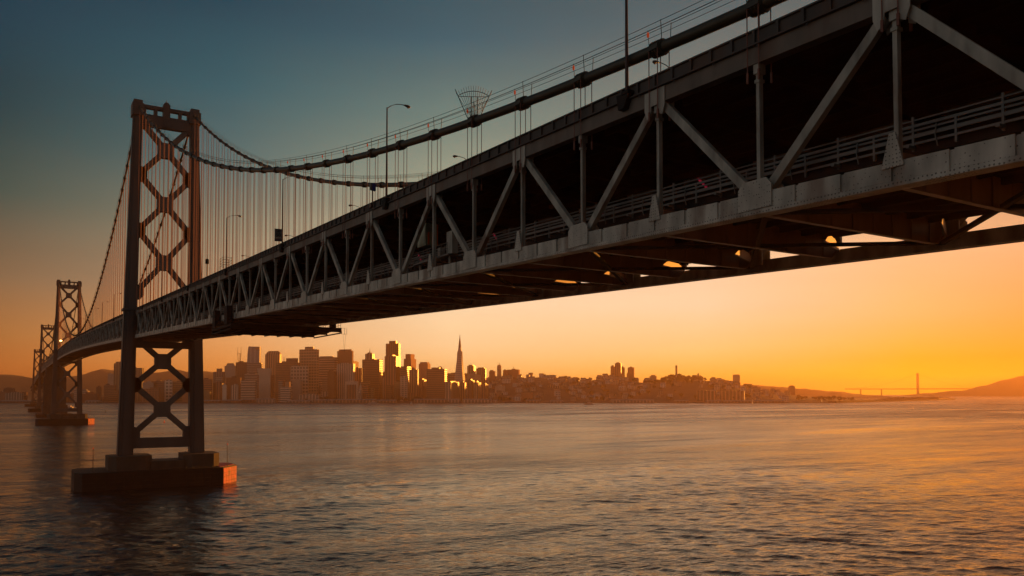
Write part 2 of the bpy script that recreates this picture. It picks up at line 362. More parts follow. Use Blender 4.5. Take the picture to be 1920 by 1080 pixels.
def web(x, tr, lst, even_top, individual):
    """diagonals, posts and gussets of one truss; lst = [(index, s)]"""
    dg = MB(); pst = MB(); gs = MB()
    for i, (n, s) in enumerate(lst):
        top = (n % 2 == 0) == even_top
        z = bz(s)
        o = MB() if individual else pst
        zt = z+8.5
        o.box(x-.17, x+.17, s-.13, s+.13, z+.5, zt)
        o.box(x-.24, x+.24, s-.2, s+.2, zt-1.15, zt-.95); o.box(x-.30, x+.30, s-.22, s+.22, zt-.6, zt+.3)
        if individual: o.build('vertical_post', m_truss, tr)
        g = MB() if individual else gs
        if top:
            for xx in (x-.47, x+.40):
                g.prism([(xx,s-1.05,z+9.5),(xx,s-1.05,z+8.2),(xx,s-.80,z+7.55),(xx,s-.42,z+7.75),(xx,s-.36,z+8.4),(xx,s+.36,z+8.4),(xx,s+.42,z+7.75),(xx,s+.80,z+7.55),(xx,s+1.05,z+8.2),(xx,s+1.05,z+9.5)], (.07,0,0))
            g2 = MB() if individual else gs          # flared foot of the post
            g2.prism([(x-.56,s-.62,z+.1),(x-.56,s+.62,z+.1),(x-.56,s+.5,z+.6),(x-.56,s+.17,z+1.9),(x-.56,s-.17,z+1.9),(x-.56,s-.5,z+.6)], (.09,0,0))
            if individual: g2.build('post_foot_plate', m_gusset, tr)
        else:
            for xx in (x-.58, x+.46):
                g.prism([(xx,s-1.3,z-.6),(xx,s+1.3,z-.6),(xx,s+1.3,z+.75),(xx,s+.9,z+1.2),(xx,s-.9,z+1.2),(xx,s-1.3,z+.75)], (.11,0,0))
        if individual or not top or True:
            if individual: g.build('gusset_plate', m_gusset, tr)
        if i+1 < len(lst):
            s2 = lst[i+1][1]; z2 = bz(s2)
            a = (x, s+(.6 if top else .6), z+(8.35 if top else .5)); b = (x, s2-(.6 if top else .6), z2+(.5 if top else 8.35))
            o = MB() if individual else dg
            o.bar(a, b, .42, .56)
            # flanges standing proud at both sides
            av, bv = Vector(a), Vector(b)
            if individual: o.build('diagonal', m_truss, tr)
    if not individual:
        if dg.v: tag(dg.build('diagonals', m_truss, tr), kind='stuff')
        tag(pst.build('vertical_posts', m_truss, tr), kind='stuff'); tag(gs.build('gusset_plates', m_gusset, tr), kind='stuff')
ls = [(i-12, s) for i, s in enumerate(st_side)]
near_ind = [q for q in ls if q[0] >= -2]
web(XN, truss[XN], near_ind, True, True)
web(XN, truss[XN], [(i, s) for i, s in enumerate(st_main[1:60])], False, True)
rest = [(i, s) for i, s in enumerate(stations(st_main[60], SW4)+stations(SW4, SEND)[1:])]
web(XN, truss[XN], rest, False, False)
web(XF, truss[XF], ls+[(i+35, s) for i, s in enumerate(stations(SW6+.5, SEND))], True, False)

# decks
def strip(x0, x1, l, h, sts):
    m = MB()
    for a, b in zip(sts[:-1], sts[1:]):
        za, zb = bz(a), bz(b)
        m.quadbox([(x0,a,za+l),(x1,a,za+l),(x1,b,zb+l),(x0,b,zb+l),(x0,a,za+h),(x1,a,za+h),(x1,b,zb+h),(x0,b,zb+h)])
    return m
ud = strip(XN+.45, XF-.45, 9.3, 9.7, allst); q = strip(XN-.12, XN+.44, 9.584, 9.9, allst); kk = len(ud.v); ud.v += q.v; ud.f += [tuple(i+kk for i in f) for f in q.f]
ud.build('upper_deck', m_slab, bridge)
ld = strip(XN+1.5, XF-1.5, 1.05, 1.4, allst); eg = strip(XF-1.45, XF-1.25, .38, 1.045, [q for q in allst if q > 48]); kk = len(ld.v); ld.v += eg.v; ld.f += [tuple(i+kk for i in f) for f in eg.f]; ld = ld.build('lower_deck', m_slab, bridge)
# upper-deck fascia with ribs, near and far edge
for x, sg in ((XN, -1), (XF, 1)):
    o = x+sg*.36
    m = strip(min(o, o-sg*.12), max(o, o-sg*.12), 9.62, 10.52, allst)
    for (l, h, e) in ((9.60, 9.70, .26), (10.53, 10.64, .14)):
        q = strip(min(o-sg*.2, o+sg*e), max(o-sg*.2, o+sg*e), l, h, allst); k = len(m.v); m.v += q.v; m.f += [tuple(i+k for i in f) for f in q.f]
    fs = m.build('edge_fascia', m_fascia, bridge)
    rb = MB(); s = S0-12*PAN
    while s < (SW5 if sg < 0 else SW6):
        z = bz(s); rb.box(min(o+sg*.002, o+sg*.17), max(o+sg*.002, o+sg*.17), s-.10, s+.10, z+9.705, z+10.52); s += PAN/5
    rb.build('fascia_ribs', m_fascia, fs)
# small drain spouts along the fascia
sp = MB(); s = S0-6*PAN
while s < SW6:
    z = bz(s+1.5); sp.tube([(XN-.5,s+1.5,z+9.55),(XN-.62,s+1.5,z+9.42)], .06, 6); s += PAN/2.5
sp.build('drain_spouts', m_rail, bridge)
# added lens plates at the far beam ends, orange sunlight put into their colour
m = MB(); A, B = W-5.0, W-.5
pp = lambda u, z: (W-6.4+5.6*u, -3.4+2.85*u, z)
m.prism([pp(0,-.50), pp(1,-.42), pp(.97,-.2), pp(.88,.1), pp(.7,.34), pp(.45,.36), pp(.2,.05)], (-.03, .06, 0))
m_orange_glow = mat('painted_orange_glow', (.26, .085, .02), .5, 0, .3, 1.5)
eb0 = m.build('glow_plate', m_orange_glow, bridge); eb0.location = (XN, st_side[13], bz(st_side[13]))
for s in st_side[14:45]: inst(eb0, 'glow_plate', bridge, (XN, s, bz(s)))
# top lateral stringers under the upper deck and under the lower deck
m = MB()
for k in range(7):
    x = XN+2.2+k*(W-4.4)/6
    for (l, h) in ((8.8, 9.29), (.6, 1.04)):
        q = strip(x-.14, x+.14, l, h, runs[0]+runs[1][1:]); kk = len(m.v); m.v += q.v; m.f += [tuple(i+kk for i in f) for f in q.f]
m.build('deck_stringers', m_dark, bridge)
# floor beams: lower ones are deep plate girders whose soffit curves up at both ends
def floorbeam():
    m = MB(); prof = []
    n = 40
    for i in range(n+1):
        u = i/n; x = u*(W-.7)+.35
        e = W-x; t = min(1, e/1.5)
        z = .45-(1.30)*math.sin(t*math.pi/2)**1.2
        prof.append((x, z))
    o = [(x, -.03, z) for x, z in prof]+[(W-.35, -.03, 1.0), (.35, -.03, 1.0)]
    m.prism(o[::-1], (0, .06, 0))
    for (x0, z0), (x1, z1) in zip(prof[:-1], prof[1:]):
        m.quadbox([(x0,-.2,z0-.06),(x1,-.2,z1-.06),(x1,.2,z1-.06),(x0,.2,z0-.06),(x0,-.2,z0),(x1,-.2,z1),(x1,.2,z1),(x0,.2,z0)])
    for i in range(1, 9):
        x = i*W/9; e = W-x; t = min(1, e/1.5); z = .45-1.30*math.sin(t*math.pi/2)**1.2
        m.box(x-.04, x+.04, -.12, .12, z, .95)
    return m
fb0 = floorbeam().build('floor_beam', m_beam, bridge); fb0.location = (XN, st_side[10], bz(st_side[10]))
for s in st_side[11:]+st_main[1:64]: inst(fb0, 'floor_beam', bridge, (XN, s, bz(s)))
m = MB(); m.box(.4, W-.4, -.2, .2, 8.1, 9.28); m.box(.4, W-.4, -.3, .3, 8.0, 8.09)
ub0 = m.build('upper_floor_beam', m_dark, bridge); ub0.location = (XN, st_side[10], bz(st_side[10]))
for s in st_side[11:]+st_main[1:64]: inst(ub0, 'upper_floor_beam', bridge, (XN, s, bz(s)))
# bottom lateral bracing (X between floor beams)
m = MB()
for i in range(10, 46):
    s, s2 = st_side[i], st_side[i+1] if i < 46 else SW6
    z, z2 = bz(s)-.70, bz(s2)-.70
    if i % 2: m.bar((XN+.5, s, z), (XN+W/2, s2, z2), .35, .25, (0,1,0)); m.bar((XF-.5, s, z), (XN+W/2, s2, z2), .35, .25, (0,1,0))
    else: m.bar((XN+W/2, s, z), (XN+.5, s2, z2), .35, .25, (0,1,0)); m.bar((XN+W/2, s, z), (XF-.5, s2, z2), .35, .25, (0,1,0))
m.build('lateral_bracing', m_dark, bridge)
# lower-deck guard railing inside each truss
def guard(x, sg):
    m = MB(); s = st_side[9]
    sts = [st_side[9]+i*PAN/2 for i in range(0, 2*(len(st_side)-10)+1)]
    for (h, t_) in ((2.85, .07), (2.55, .15), (2.3, .10), (2.0, .20), (1.6, .12)):
        for a, b in zip(sts[:-1], sts[1:]): m.bar((x, a, bz(a)+h), (x, b, bz(b)+h), .10, t_)
    for s in sts:
        for q in (0, PAN/4): m.box(x-.07, x+.07, s+q-.06, s+q+.06, bz(s+q)+1.2, bz(s+q)+(3.05 if q == 0 else 2.6))
        m.box(x-.5*(sg < 0)-.06, x+.5*(sg > 0)+.06, s-.10, s+.10, bz(s)+1.3, bz(s)+1.45)
    for a, b in zip(sts[:-1], sts[1:]):
        if random.random() < .55:      # conduit boxes and brackets
            m.tube([(x-.12,a+3.2,bz(a)+1.3),(x-.16,a+3.3,bz(a)+1.9),(x-.12,a+3.25,bz(a)+2.5)], .04, 5)
    return m
guard(XN+1.35, -1).build('guard_railing', m_rail, bridge)
guard(XF-1.35, 1).build('guard_railing', m_rail, bridge)

strip(XF-1.15, XF-.95, 1.4, 8.6, [s for s in allst if -60 < s < SW5]).build('added_light_screen', m_dark, bridge)  # added dark panels that shut sky and sun out of the deck interior
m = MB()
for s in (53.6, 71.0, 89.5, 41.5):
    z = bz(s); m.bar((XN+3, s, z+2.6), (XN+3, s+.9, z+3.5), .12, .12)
m.build('red_glint_bars', mat('red_glint', (.5, .02, .05), .5, emit=(.6, .01, .06), es=.12), bridge)  # red sun glints on the diagonals, painted as faintly glowing bars
# ------------------------------------------------------------------ towers
def leg(x_in, sg, y, zt, z0=12.0, zdeck=57, wtop=3.4, wbot=5.8):
    """one tapering tower leg with fluted faces; x_in = inner face x at the top, sg = outward side"""
    m = MB()
    def wz(z): t = (zt-z)/(zt-z0); return wtop+(wbot-wtop)*t
    def xi(z): t = (zt-z)/(zt-z0); return x_in+sg*1.4*t if sg < 0 else x_in+1.4*t
    def yz(z): t = (zt-z)/(zt-z0); return 2.3+1.5*t
    zs = [z0+(zt-z0)*i/6 for i in range(7)]
    def ring(z, fx0, fx1, fy):
        a = xi(z); b = a+sg*wz(z); lo, hi = min(a, b), max(a, b); ww = hi-lo
        return lo+ww*fx0, lo+ww*fx1, y-yz(z)*fy, y+yz(z)*fy
    for (f0, f1, fy) in ((.02,.98,.60), (.14,.86,.84), (.30,.70,1.0)):
        for za, zb in zip(zs[:-1], zs[1:]):
            A, B = ring(za, f0, f1, fy), ring(zb, f0, f1, fy)
            m.quadbox([(A[0],A[2],za),(A[1],A[2],za),(A[1],A[3],za),(A[0],A[3],za),(B[0],B[2],zb),(B[1],B[2],zb),(B[1],B[3],zb),(B[0],B[3],zb)])
    return m
def tower(y, zt, near, joints, zdk):
    root = None
    # portal strut on top with four openings
    m = MB(); x0, x1 = XN+1.2, XF-1.2
    m.box(x0, x1, y-1.1, y+1.1, zt+1.6, zt+2.9)
    m.box(x0, x1, y-1.4, y+1.4, zt-5.4, zt-.9)
    for xa, xb in ((XN+1.2, XN+2.5), (XN+5.4, XN+6.7), (XN+8.9, XN+11.4), (XN+14.5, XN+15.7), (XN+17.8, XN+18.9)):
        m.box(xa, xb, y-1.0, y+1.0, zt-.95, zt+1.65)
    m.box(XN+8.8, XN+11.3, y-1.7, y+1.7, zt-5.0, zt+4.2); m.box(XN+9.3, XN+10.8, y-1.2, y+1.2, zt+4.2, zt+5.0)
    m.tube([(XN+10.05, y, zt+5), (XN+10.05, y, zt+6.3)], .12, 6)
    for xx in (x0+2, x0+5, x0+13, x0+16): m.tube([(xx, y, zt+2.9), (xx, y, zt+3.9)], .05, 4)
    m.bar((x0, y-1, zt+3.9), (x1, y-1, zt+3.9), .06, .06, (0,1,0))
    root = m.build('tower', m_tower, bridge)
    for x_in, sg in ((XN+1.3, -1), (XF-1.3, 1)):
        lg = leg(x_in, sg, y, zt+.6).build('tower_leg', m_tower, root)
        m = MB(); a = x_in+.35*(-sg); b = x_in+sg*3.9
        m.box(min(a, b), max(a, b), y-2.9, y+2.9, zt-2.2, zt+2.6)
        m.box(min(a, b)+.5, max(a, b)-.5, y-2.4, y+2.4, zt+2.6, zt+4.0)
        m.build('saddle_housing', m_tower, root)
    # X braces
    def inner(z, far): t = (zt-z)/(zt-12); return (XF-1.3+1.4*t) if far else (XN+1.3-1.4*t)
    for (zl, zh) in joints:
        m = MB(); zc = (zl+zh)/2
        for (za, zb) in ((zl, zh), (zh, zl)):
            a = Vector((inner(za, False)-.4, y, za)); b = Vector((inner(zb, True)+.4, y, zb))
            m.bar(a, b, 1.5, 2.15, (0,1,0)); m.bar(a+Vector((0,-.95,0)), b+Vector((0,-.95,0)), .35, 1.5, (0,1,0))
        xc = XN+W/2; g = 3.0
        m.prism([(xc-g,y-1.25,zc-g*.62),(xc-g*.7,y-1.25,zc-g),(xc+g*.7,y-1.25,zc-g),(xc+g,y-1.25,zc-g*.62),(xc+g,y-1.25,zc+g*.62),(xc+g*.7,y-1.25,zc+g),(xc-g*.7,y-1.25,zc+g),(xc-g,y-1.25,zc+g*.62)], (0,2.5,0))
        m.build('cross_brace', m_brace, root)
        g = MB()
        for z in (zl, zh):
            for far in (0, 1):
                xx = inner(z, far); sg = -1 if far else 1
                pts = [(xx-sg*.3,y-1.15,z-3.0),(xx+sg*1.0,y-1.15,z-2.7),(xx+sg*2.2,y-1.15,z-1.2),(xx+sg*2.2,y-1.15,z+1.2),(xx+sg*1.0,y-1.15,z+2.7),(xx-sg*.3,y-1.15,z+3.0)]
                g.prism(pts if sg > 0 else pts[::-1], (0,2.3,0))
        g.build('joint_plate', m_tower, root)
    # strut near the water and at the deck
    m = MB(); m.box(inner(16, 0)-.3, inner(16, 1)+.3, y-1.6, y+1.6, 14.4, 18.4); m.build('lower_strut', m_tower, root)
    m = MB(); m.box(inner(zdk, 0)-.3, inner(zdk, 1)+.3, y-1.3, y+1.3, zdk-4.6, zdk-2.1); m.build('deck_strut', m_tower, root)
    # collar where the deck passes each leg
    m = MB()
    for far in (0, 1):
        xx = inner(zdk, far); sg = 1 if far else -1; a, b = xx-sg*.3, xx+sg*5.1
        m.box(min(a, b), max(a, b), y-3.5, y+3.5, zdk+9.6, zdk+10.5)
    m.build('leg_collar', m_tower, root)
    return root
jW6 = [(121.8, 142.8), (99.6, 121.8), (75.2, 99.6), (39.0, 57.5), (19.8, 39.0)]
jW5 = [(136.8, 157.5), (113.4, 136.8), (90.0, 113.4), (46, 69.5), (22.0, 46)]
tower(SW6, H6-1, True, jW6, bz(SW6)); tower(SW5, H5-1, False, jW5, bz(SW5))
tower(SW3, H5-1, False, jW5, bz(SW3)); tower(SW2, H6-1, False, jW6, bz(SW2))
# piers
def pier(y):
    m = MB(); c = XN+W/2
    for sg in (-1, 1):
        x0, x1 = (XN-9.2, XN+5.9) if sg < 0 else (XN+17.3, XN+30.8)
        ch = 2.6
        def ring(x0, x1, y0, y1, z): return [(x0+ch,y0,z),(x1-ch,y0,z),(x1,y0+ch,z),(x1,y1-ch,z),(x1-ch,y1,z),(x0+ch,y1,z),(x0,y1-ch,z),(x0,y0+ch,z)]
        m.prism(ring(x0, x1, y-8.5, y+8.5, 6.0), (0,0,5.9))
    m.box(XN+5.5, XN+17.6, y-7, y+7, 6.0, 9.6)
    p = m.build('pier', m_conc, bridge)
    m = MB()
    a, b = XN-20.5, XN+38.0
    y0, y1 = y-12.5, y+12.5; e = 6
    m.prism([(a+e*.4,y0,-6),(b-7,y0,-6),(b,y0+9,-6),(b,y1-5,-6),(b-e,y1,-6),(a+e*.4,y1,-6),(a,y1-4,-6),(a,y0+4,-6)], (0,0,12.6))
    f = m.build('fender', m_fender, p)
    m = MB()
    for z in (1.2, 2.8, 4.4, 5.9):
        r_ = .22
        pts = [(a+e*.4,y0-.12,z),(b-7,y0-.12,z),(b+.12,y0+9,z),(b+.12,y1-5,z)]
        for q, q2 in zip(pts[:-1], pts[1:]): m.bar(q, q2, r_, r_, (0,0,1))
    x = a+4
    while x < b-6: m.box(x-.18, x+.18, y0-.26, y0-.02, -3, 6.5); x += 3.1
    yy = y0+10
    while yy < y1-5: m.box(b+.02, b+.3, yy-.18, yy+.18, -3, 6.5); yy += 2.2
    m.build('fender_piles', m_fender, f)
    m = MB(); d_ = Vector((7, 9, 0)); q = Vector((b-7, y0, 0)); nrm = Vector((9, -7, 0)).normalized()*.1  # panels over the chamfer that carry the sunlit red as paint
    for i in range(5):
        p0 = q+d_*(i/5+.004)+nrm; p1 = q+d_*((i+1)/5-.004)+nrm
        for (z0_, z1_) in ((-2, 1.0), (1.1, 2.9), (3.0, 4.4), (4.5, 6.2)): m.bar((p0.x, p0.y, (z0_+z1_)/2), (p1.x, p1.y, (z0_+z1_)/2), .22, z1_-z0_, tuple(nrm))
    m.prism([(b-8,y0+.6,6.61),(b-.6,y0+9.6,6.61),(b-.6,y1-6,6.61),(b-8,y1-2,6.61)], (0,0,.15))
    m.build('fender_sun_face', m_sun_red, f)
    m = MB()
    for x in [XN-9+i*2.4 for i in range(16)]: m.tube([(x, y-12, 6.6), (x, y-12, 7.6)], .05, 4)
    m.bar((XN-9, y-12, 7.6), (XN+27, y-12, 7.6), .06, .06, (0,0,1))
    m.build('pier_railing', m_wire, p)
    for x in (XN-14.5, XN+33.3):
        m = MB(); m.tube([(x, y-9, 6.6), (x, y-9, 15.2)], [.14, .08], 6); mp = m.build('navigation_mast', m_pole, p)
        m = MB(); m.tube([(x, y-9, 15.2), (x, y-9, 15.7)], .2, 8); m.build('navigation_light', m_red, mp)
for y in (SW6, SW5, SW3, SW2): pier(y)
# centre anchorage
m = MB()
m.box(XN-4, XF+4, SW4-28, SW4+28, -6, 62); m.box(XN-6, XF+6, SW4-32, SW4+32, -6, 18); m.box(XN-2, XF+2, SW4-20, SW4+20, 62, 73.8)
for k in range(4): m.box(XN-4.35, XN-3.99, SW4-24+k*15, SW4-20+k*15, 18, 60)
for k in range(3): m.box(XN+1+k*7, XN+3.5+k*7, SW4-28.4, SW4-27.99, 18, 60)
anc = m.build('centre_anchorage', m_conc, bridge)
m = MB(); m.box(XN-14, XF+14, SW4-42, SW4+42, -6, 4.5); m.build('fender', m_fender, anc)
# ------------------------------------------------------------------ cables and hangers
for x in (XN, XF):
    pts = []; s = -110
    while s < SEND:
        pts.append((x, s, cz(s))); s += 6 if s < 420 else 14
        for T in (SW6, SW5, SW3, SW2):
            if pts[-1][1] < T < s: pts.append((x, T, cz(T)))
    m = MB(); m.tube(pts, .42, 12); cab = m.build('main_cable', m_cable, bridge, smooth=True)
    # hand ropes and light conduit above the cable
    m = MB(); sts = [s for s in [q[1] for q in pts] if s < SW5]
    for (dx, dz, r_) in ((-.5, 1.72, .022), (.5, 1.72, .022), (-.5, 1.32, .03), (.5, 1.32, .02)):
        m.tube([(x+dx, s, cz(s)+dz-.0) for s in sts if abs(s-SW6) > 4 or True], r_, 4)
    m.build('hand_ropes', m_wire, cab)
    # cable bands, rope posts
    def band(s, rings=True):
        m = MB(); d = Vector((0, 1, (cz(s+1)-cz(s-1))/2)).normalized(); c = Vector((x, s, cz(s)))
        m.tube([c-d*.62, c-d*.60, c+d*.60, c+d*.62], [.45, .53, .53, .45], 12)
        for k in (-.45, -.15, .15, .45): m.tube([c+d*(k-.05), c+d*(k+.05)], .60, 12)
        m.box(x-.62, x-.40, s-.5, s+.5, c.z-.20, c.z+.14); m.box(x+.40, x+.62, s-.5, s+.5, c.z-.20, c.z+.14)
        for (dx, ds) in ((-.5, -.75), (.5, -.75)): m.tube([(x+dx*.8, s+ds, cz(s+ds)+.2), (x+dx, s+ds, cz(s+ds)+1.78)], .035, 4)
        for (dx, ds) in ((-.5, .6),): m.tube([(x+dx*.8, s+ds, cz(s+ds)+.2), (x+dx, s+ds, cz(s+ds)+1.4)], .03, 4)
        return m
    def ropes(s, m):
        for ds in (-.50, .50):
            sg = ds
            zt = cz(s)+.0
            for dx in (-.56, .56):
                zb = bz(s)+(7.9 if s < 420 else 8.4)
                r_ = .036 if s < 120 else .042
                m.tube([(x+dx, s+sg*(.9), zt), (x+dx, s+sg*(.9), zb)], r_, 6, cap=False)
                if s < 140: m.tube([(x+dx, s+sg*.9, zb+.1), (x+dx, s+sg*.9, zb-.55)], .085, 6)
    hs = [s for s in st_side if s < SW6-5]+[s for s in st_main[1:-1]]
    restr = MB(); restb = MB(); cnt = 0
    for s in hs:
        if s < -30: continue
        big = (x == XN and s < 900) or False
        if cz(s) < bz(s)+9: 
            continue
        if (x == XN and cnt < 98 and s > 15):
            cnt += 1
            b = band(s).build('cable_band', m_cable, cab)
            m = MB(); ropes(s, m); m.build('suspender', m_rope, bridge)
            if s < 135:
                m = MB(); c = (x-.5, s+.6, cz(s+.6)+1.05); m.tube([(c[0], c[1], c[2]+.20), (c[0], c[1], c[2]+.08), (c[0], c[1], c[2]-.12), (c[0], c[1], c[2]-.2)], [.04, .09, .09, .04], 8)
                m.build('beacon_light', m_red, b)
        else:
            ropes(s, restr); q = band(s); k = len(restb.v); restb.v += q.v; restb.f += [tuple(i+k for i in f) for f in q.f]
    tag(restr.build('suspenders', m_rope, bridge), kind='stuff'); tag(restb.build('cable_bands', m_cable, cab), kind='stuff')

# ------------------------------------------------------------------ lamps, signs, fittings on the bridge
def tall_lamp(s, x, sg, label, group):
    """sg = +1: arm towards +X"""
    z = bz(s)+10.3
    t = empty('street_lamp', (x, s, z), label=label, cat='street lamp', group=group)
    m = MB(); m.tube([(0,0,0), (0,0,11.2)], [.14, .085], 8); m.build('pole', m_pole, t)
    m = MB(); m.tube([(0,0,11.1), (sg*.5,0,11.5), (sg*1.2,0,11.85), (sg*1.9,0,11.95), (sg*2.3,0,11.92)], .05, 6); m.build('arm', m_pole, t)
    m = MB(); q = []
    m.tube([(sg*2.2,0,11.94), (sg*2.4,0,11.93), (sg*2.75,0,11.88), (sg*3.05,0,11.82), (sg*3.12,0,11.80)], [.05, .12, .19, .15, .05], 8)
    h = m.build('lamp_head', m_lamph, t, smooth=True)
    m = MB(); m.tube([(sg*2.82,0,11.76), (sg*2.82,0,11.62)], [.17, .08], 8); m.build('lens', m_glass, h)
    m = MB()   # bracket clamping the pole to the fascia
    m.prism([(-.25,-.45,-.35),(-.25,.95,-.2),(-.25,.75,-1.35),(-.25,.1,-1.35)], (.5,0,0)); m.box(-.32,.32,-.5,.3,-.36,-.12)
    m.build('bracket', m_dark, t)
near_s = [46.0, 91.8, 137.5, 181.0, 226.7, 272.4, 318]
nl = ['tall dark lamp post cut off by the top edge of the picture',
      'tall lamp post with its whole curved arm against open sky, left of the wire cage',
      'tall lamp post standing close beside the speed limit sign',
      'lamp post at the railing cage, its head in front of the hanger ropes',
      'small lamp post on the deck edge left of the mesh railing cage', 'small lamp post on the deck just right of the nearest tower leg',
      'lamp post closest to the nearest tower']
for s, l in zip(near_s, nl): tall_lamp(s, XN-.62, 1, l, 'tall lamp posts along the upper deck')
fl = ['reddish lamp head peeping over the deck edge, nearest the right',
      'lamp head peeping over the deck edge under the wire cage', 'lamp head just above the deck edge left of the blue box on its post',
      'lamp head peeping over the deck between the mesh railing cage and the speed limit sign', 'lamp head peeping over the deck left of the dark signal post']
for k, l in enumerate(fl): tall_lamp(63.6+45.72*k, XF-.3+.9, -1, l, 'lamp heads of the far deck edge')
for k in range(9): 
    tall_lamp(420+k*62, XN-.62, 1, 'small lamp post on the deck beyond the nearest tower', 'far lamp posts beyond the nearest tower')
# speed limit sign
def text(body, size, loc, rot, mt, parent, name='lettering'):
    cu = bpy.data.curves.new(name, 'FONT'); cu.body = body; cu.size = size; cu.align_x = 'CENTER'; cu.align_y = 'CENTER'; cu.extrude = .01; cu.offset = .012
    o = bpy.data.objects.new(name, cu); COL.objects.link(o)
    dg = bpy.context.evaluated_depsgraph_get(); me = bpy.data.meshes.new_from_object(o.evaluated_get(dg)); bpy.data.objects.remove(o)
    me.materials.clear(); me.materials.append(mt); o = bpy.data.objects.new(name, me); COL.objects.link(o)
    o.location = loc; o.rotation_euler = rot; o.parent = parent; return o
m_signw = mat('sign_white', (.13, .14, .13), .6); m_signk = mat('sign_letters', (.012, .012, .012), .6); m_signd = mat('sign_lower_panel', (.05, .035, .05), .6)
s = 140.5; t = empty('road_sign', (XN-.5, s, bz(s)+10.4), -R(8), label='grey speed limit 50 sign board on two thin posts above the deck edge', cat='road sign')
m = MB(); m.box(-.62, .62, -.04, .04, 1.35, 2.95); m.build('sign_board', m_signw, t)
m = MB(); m.box(-.64, .64, -.06, .04, .75, 1.32); lp_ = m.build('lower_panel', m_signd, t)
for x in (-.25, .25): m = MB(); m.tube([(x, .1, -.4), (x, .1, 2.9)], .035, 6); m.build('post', m_pole, t)
text('SPEED', .30, (0, -.06, 2.72), (math.pi/2, 0, 0), m_signk, t); text('LIMIT', .30, (0, -.06, 2.42), (math.pi/2, 0, 0), m_signk, t)
text('50', .85, (0, -.06, 1.84), (math.pi/2, 0, 0), m_signk, t)
# blue box on a post
s = 97.2; t = empty('blue_signal_box', (XN-.3, s, bz(s)+10.3), label='small blue box on a reddish post above the deck edge', cat='signal box')
m = MB(); m.tube([(0,0,0), (0,0,2.3)], .09, 6); m.build('post', m_pole, t)
m = MB(); m.box(-.1, .32, -.2, .2, 1.9, 2.85); m.box(.32, .36, -.24, .24, 1.86, 2.89); m.build('housing', mat('blue_enamel', (.01, .03, .22), .4), t)
m = MB(); m.box(-.36, -.12, -.16, .16, 1.95, 2.8); m.build('side_box', m_lamph, t)
m = MB(); m.box(-.35, .35, -.35, .35, -.35, .12); m.build('foot', m_pole, t)
# dark signal post
s = 203.5; t = empty('signal_post', (XN-.3, s, bz(s)+10.3), label='short dark signal lamp on a post above the deck right of the nearest tower', cat='signal')
m = MB(); m.tube([(0,0,0), (0,0,3.4)], .12, 6); m.tube([(0,0,4.6), (0,0,5.6)], .05, 6); m.build('post', m_pole, t)
m = MB(); m.tube([(0,0,3.4), (0,0,3.5), (0,0,4.5), (0,0,4.7)], [.2, .42, .42, .15], 8); m.build('lantern', m_dark, t)
# railing cage on the deck edge at the third lamp
s = 181; t = empty('access_cage', (XN-.7, s, bz(s)+10.4), label='open wire railing cage around an access hatch at the deck edge', cat='access cage')
m = MB()
for (x, y) in ((-.9,-1.6),(.9,-1.6),(.9,1.6),(-.9,1.6)): m.tube([(x,y,-.2),(x,y,2.2)], .05, 5)
m.build('corner_posts', m_rail, t); m = MB()
for h in (.5, 1.05, 1.6, 2.2):
    m.bar((-.9,-1.6,h), (-.9,1.6,h), .05, .05); m.bar((.9,-1.6,h), (.9,1.6,h), .05, .05); m.bar((-.9,-1.6,h), (.9,-1.6,h), .05, .05, (0,0,1)); m.bar((-.9,1.6,h), (.9,1.6,h), .05, .05, (0,0,1))
m.build('rails', m_rail, t)
# fan-shaped anti-climb guard on the cable
s = 70.8; c = Vector((XN, s, cz(s))); t = empty('climb_guard', tuple(c), label='fan-shaped cage of thin wire spikes fixed round the main cable', cat='climbing guard')
m = MB(); n = 15
for i in range(n):
    a = -1+2*i/(n-1)
    y0 = a*.95; y1 = a*1.85; top = 2.95+.75*(1-a*a)
    m.tube([(0, -y0*.0+(-.0), 0)] and [(a*.45, -y0*.0+a*.25, .35), (a*1.55, -a*.9, top)], .022, 4)
m.build('spikes', m_wire, t)
m = MB()
m.tube([(a*1.38, -a*.8, 2.62+.5*(1-a*a)) for a in [-1+i/8 for i in range(17)]], .035, 5); m.tube([(-1.38,.8,2.55), (1.38,-.8,2.55)], .03, 5)
m.tube([(-.5,.3,.3),(-1.6,.95,3.3)], .04, 5); m.tube([(.5,-.3,.3),(1.6,-.95,3.2)], .04, 5)
m.tube([(-.2,.1,.4),(-.2,.1,2.5)], .04, 5); m.tube([(.35,-.2,.4),(.35,-.2,2.5)], .04, 5); m.tube([(-.75,.45,1.0),(-.2,.1,1.0)], .03, 4)
m.build('frame', m_wire, t)
# maintenance traveller under the deck
s = 181; t = empty('maintenance_traveller', (XN, s, bz(s)), label='long dark maintenance gantry slung crosswise under the lower deck left of centre', cat='maintenance gantry')
m = MB(); m.box(-1.6, W+2.0, -9.5, 9.5, -2.75, -2.25)
for y in (-9.5, 0, 9.5):
    m.box(-1.6, W+2.0, y-.15, y+.15, -3.25, -2.76); 
for x in [-1.5+k*2.95 for k in range(9)]: m.box(x-.12, x+.12, -9.7, 9.7, -3.5, -3.26)
m.build('platform', m_dark, t)
m = MB()
for x in (-1.5, W+1.9):
    for y in [-9.4+k*1.7 for k in range(12)]: m.tube([(x,y,-2.3),(x,y,-1.0)], .05, 4)
    for h in (-1.7, -1.0): m.bar((x,-9.4,h), (x,9.3,h), .06, .06)
m.build('railing', m_dark, t)
m = MB()
for y in (-6, 6): m.box(-1.9, -.75, y-1.3, y+1.3, -2.3, 1.6); m.box(-.95, .3, y-.9, y+.9, -1.8, -1.02); m.box(W+.75, W+1.7, y-1, y+1, -2.3, .9)
m.build('hanger_trolley', m_dark, t)
m = MB()
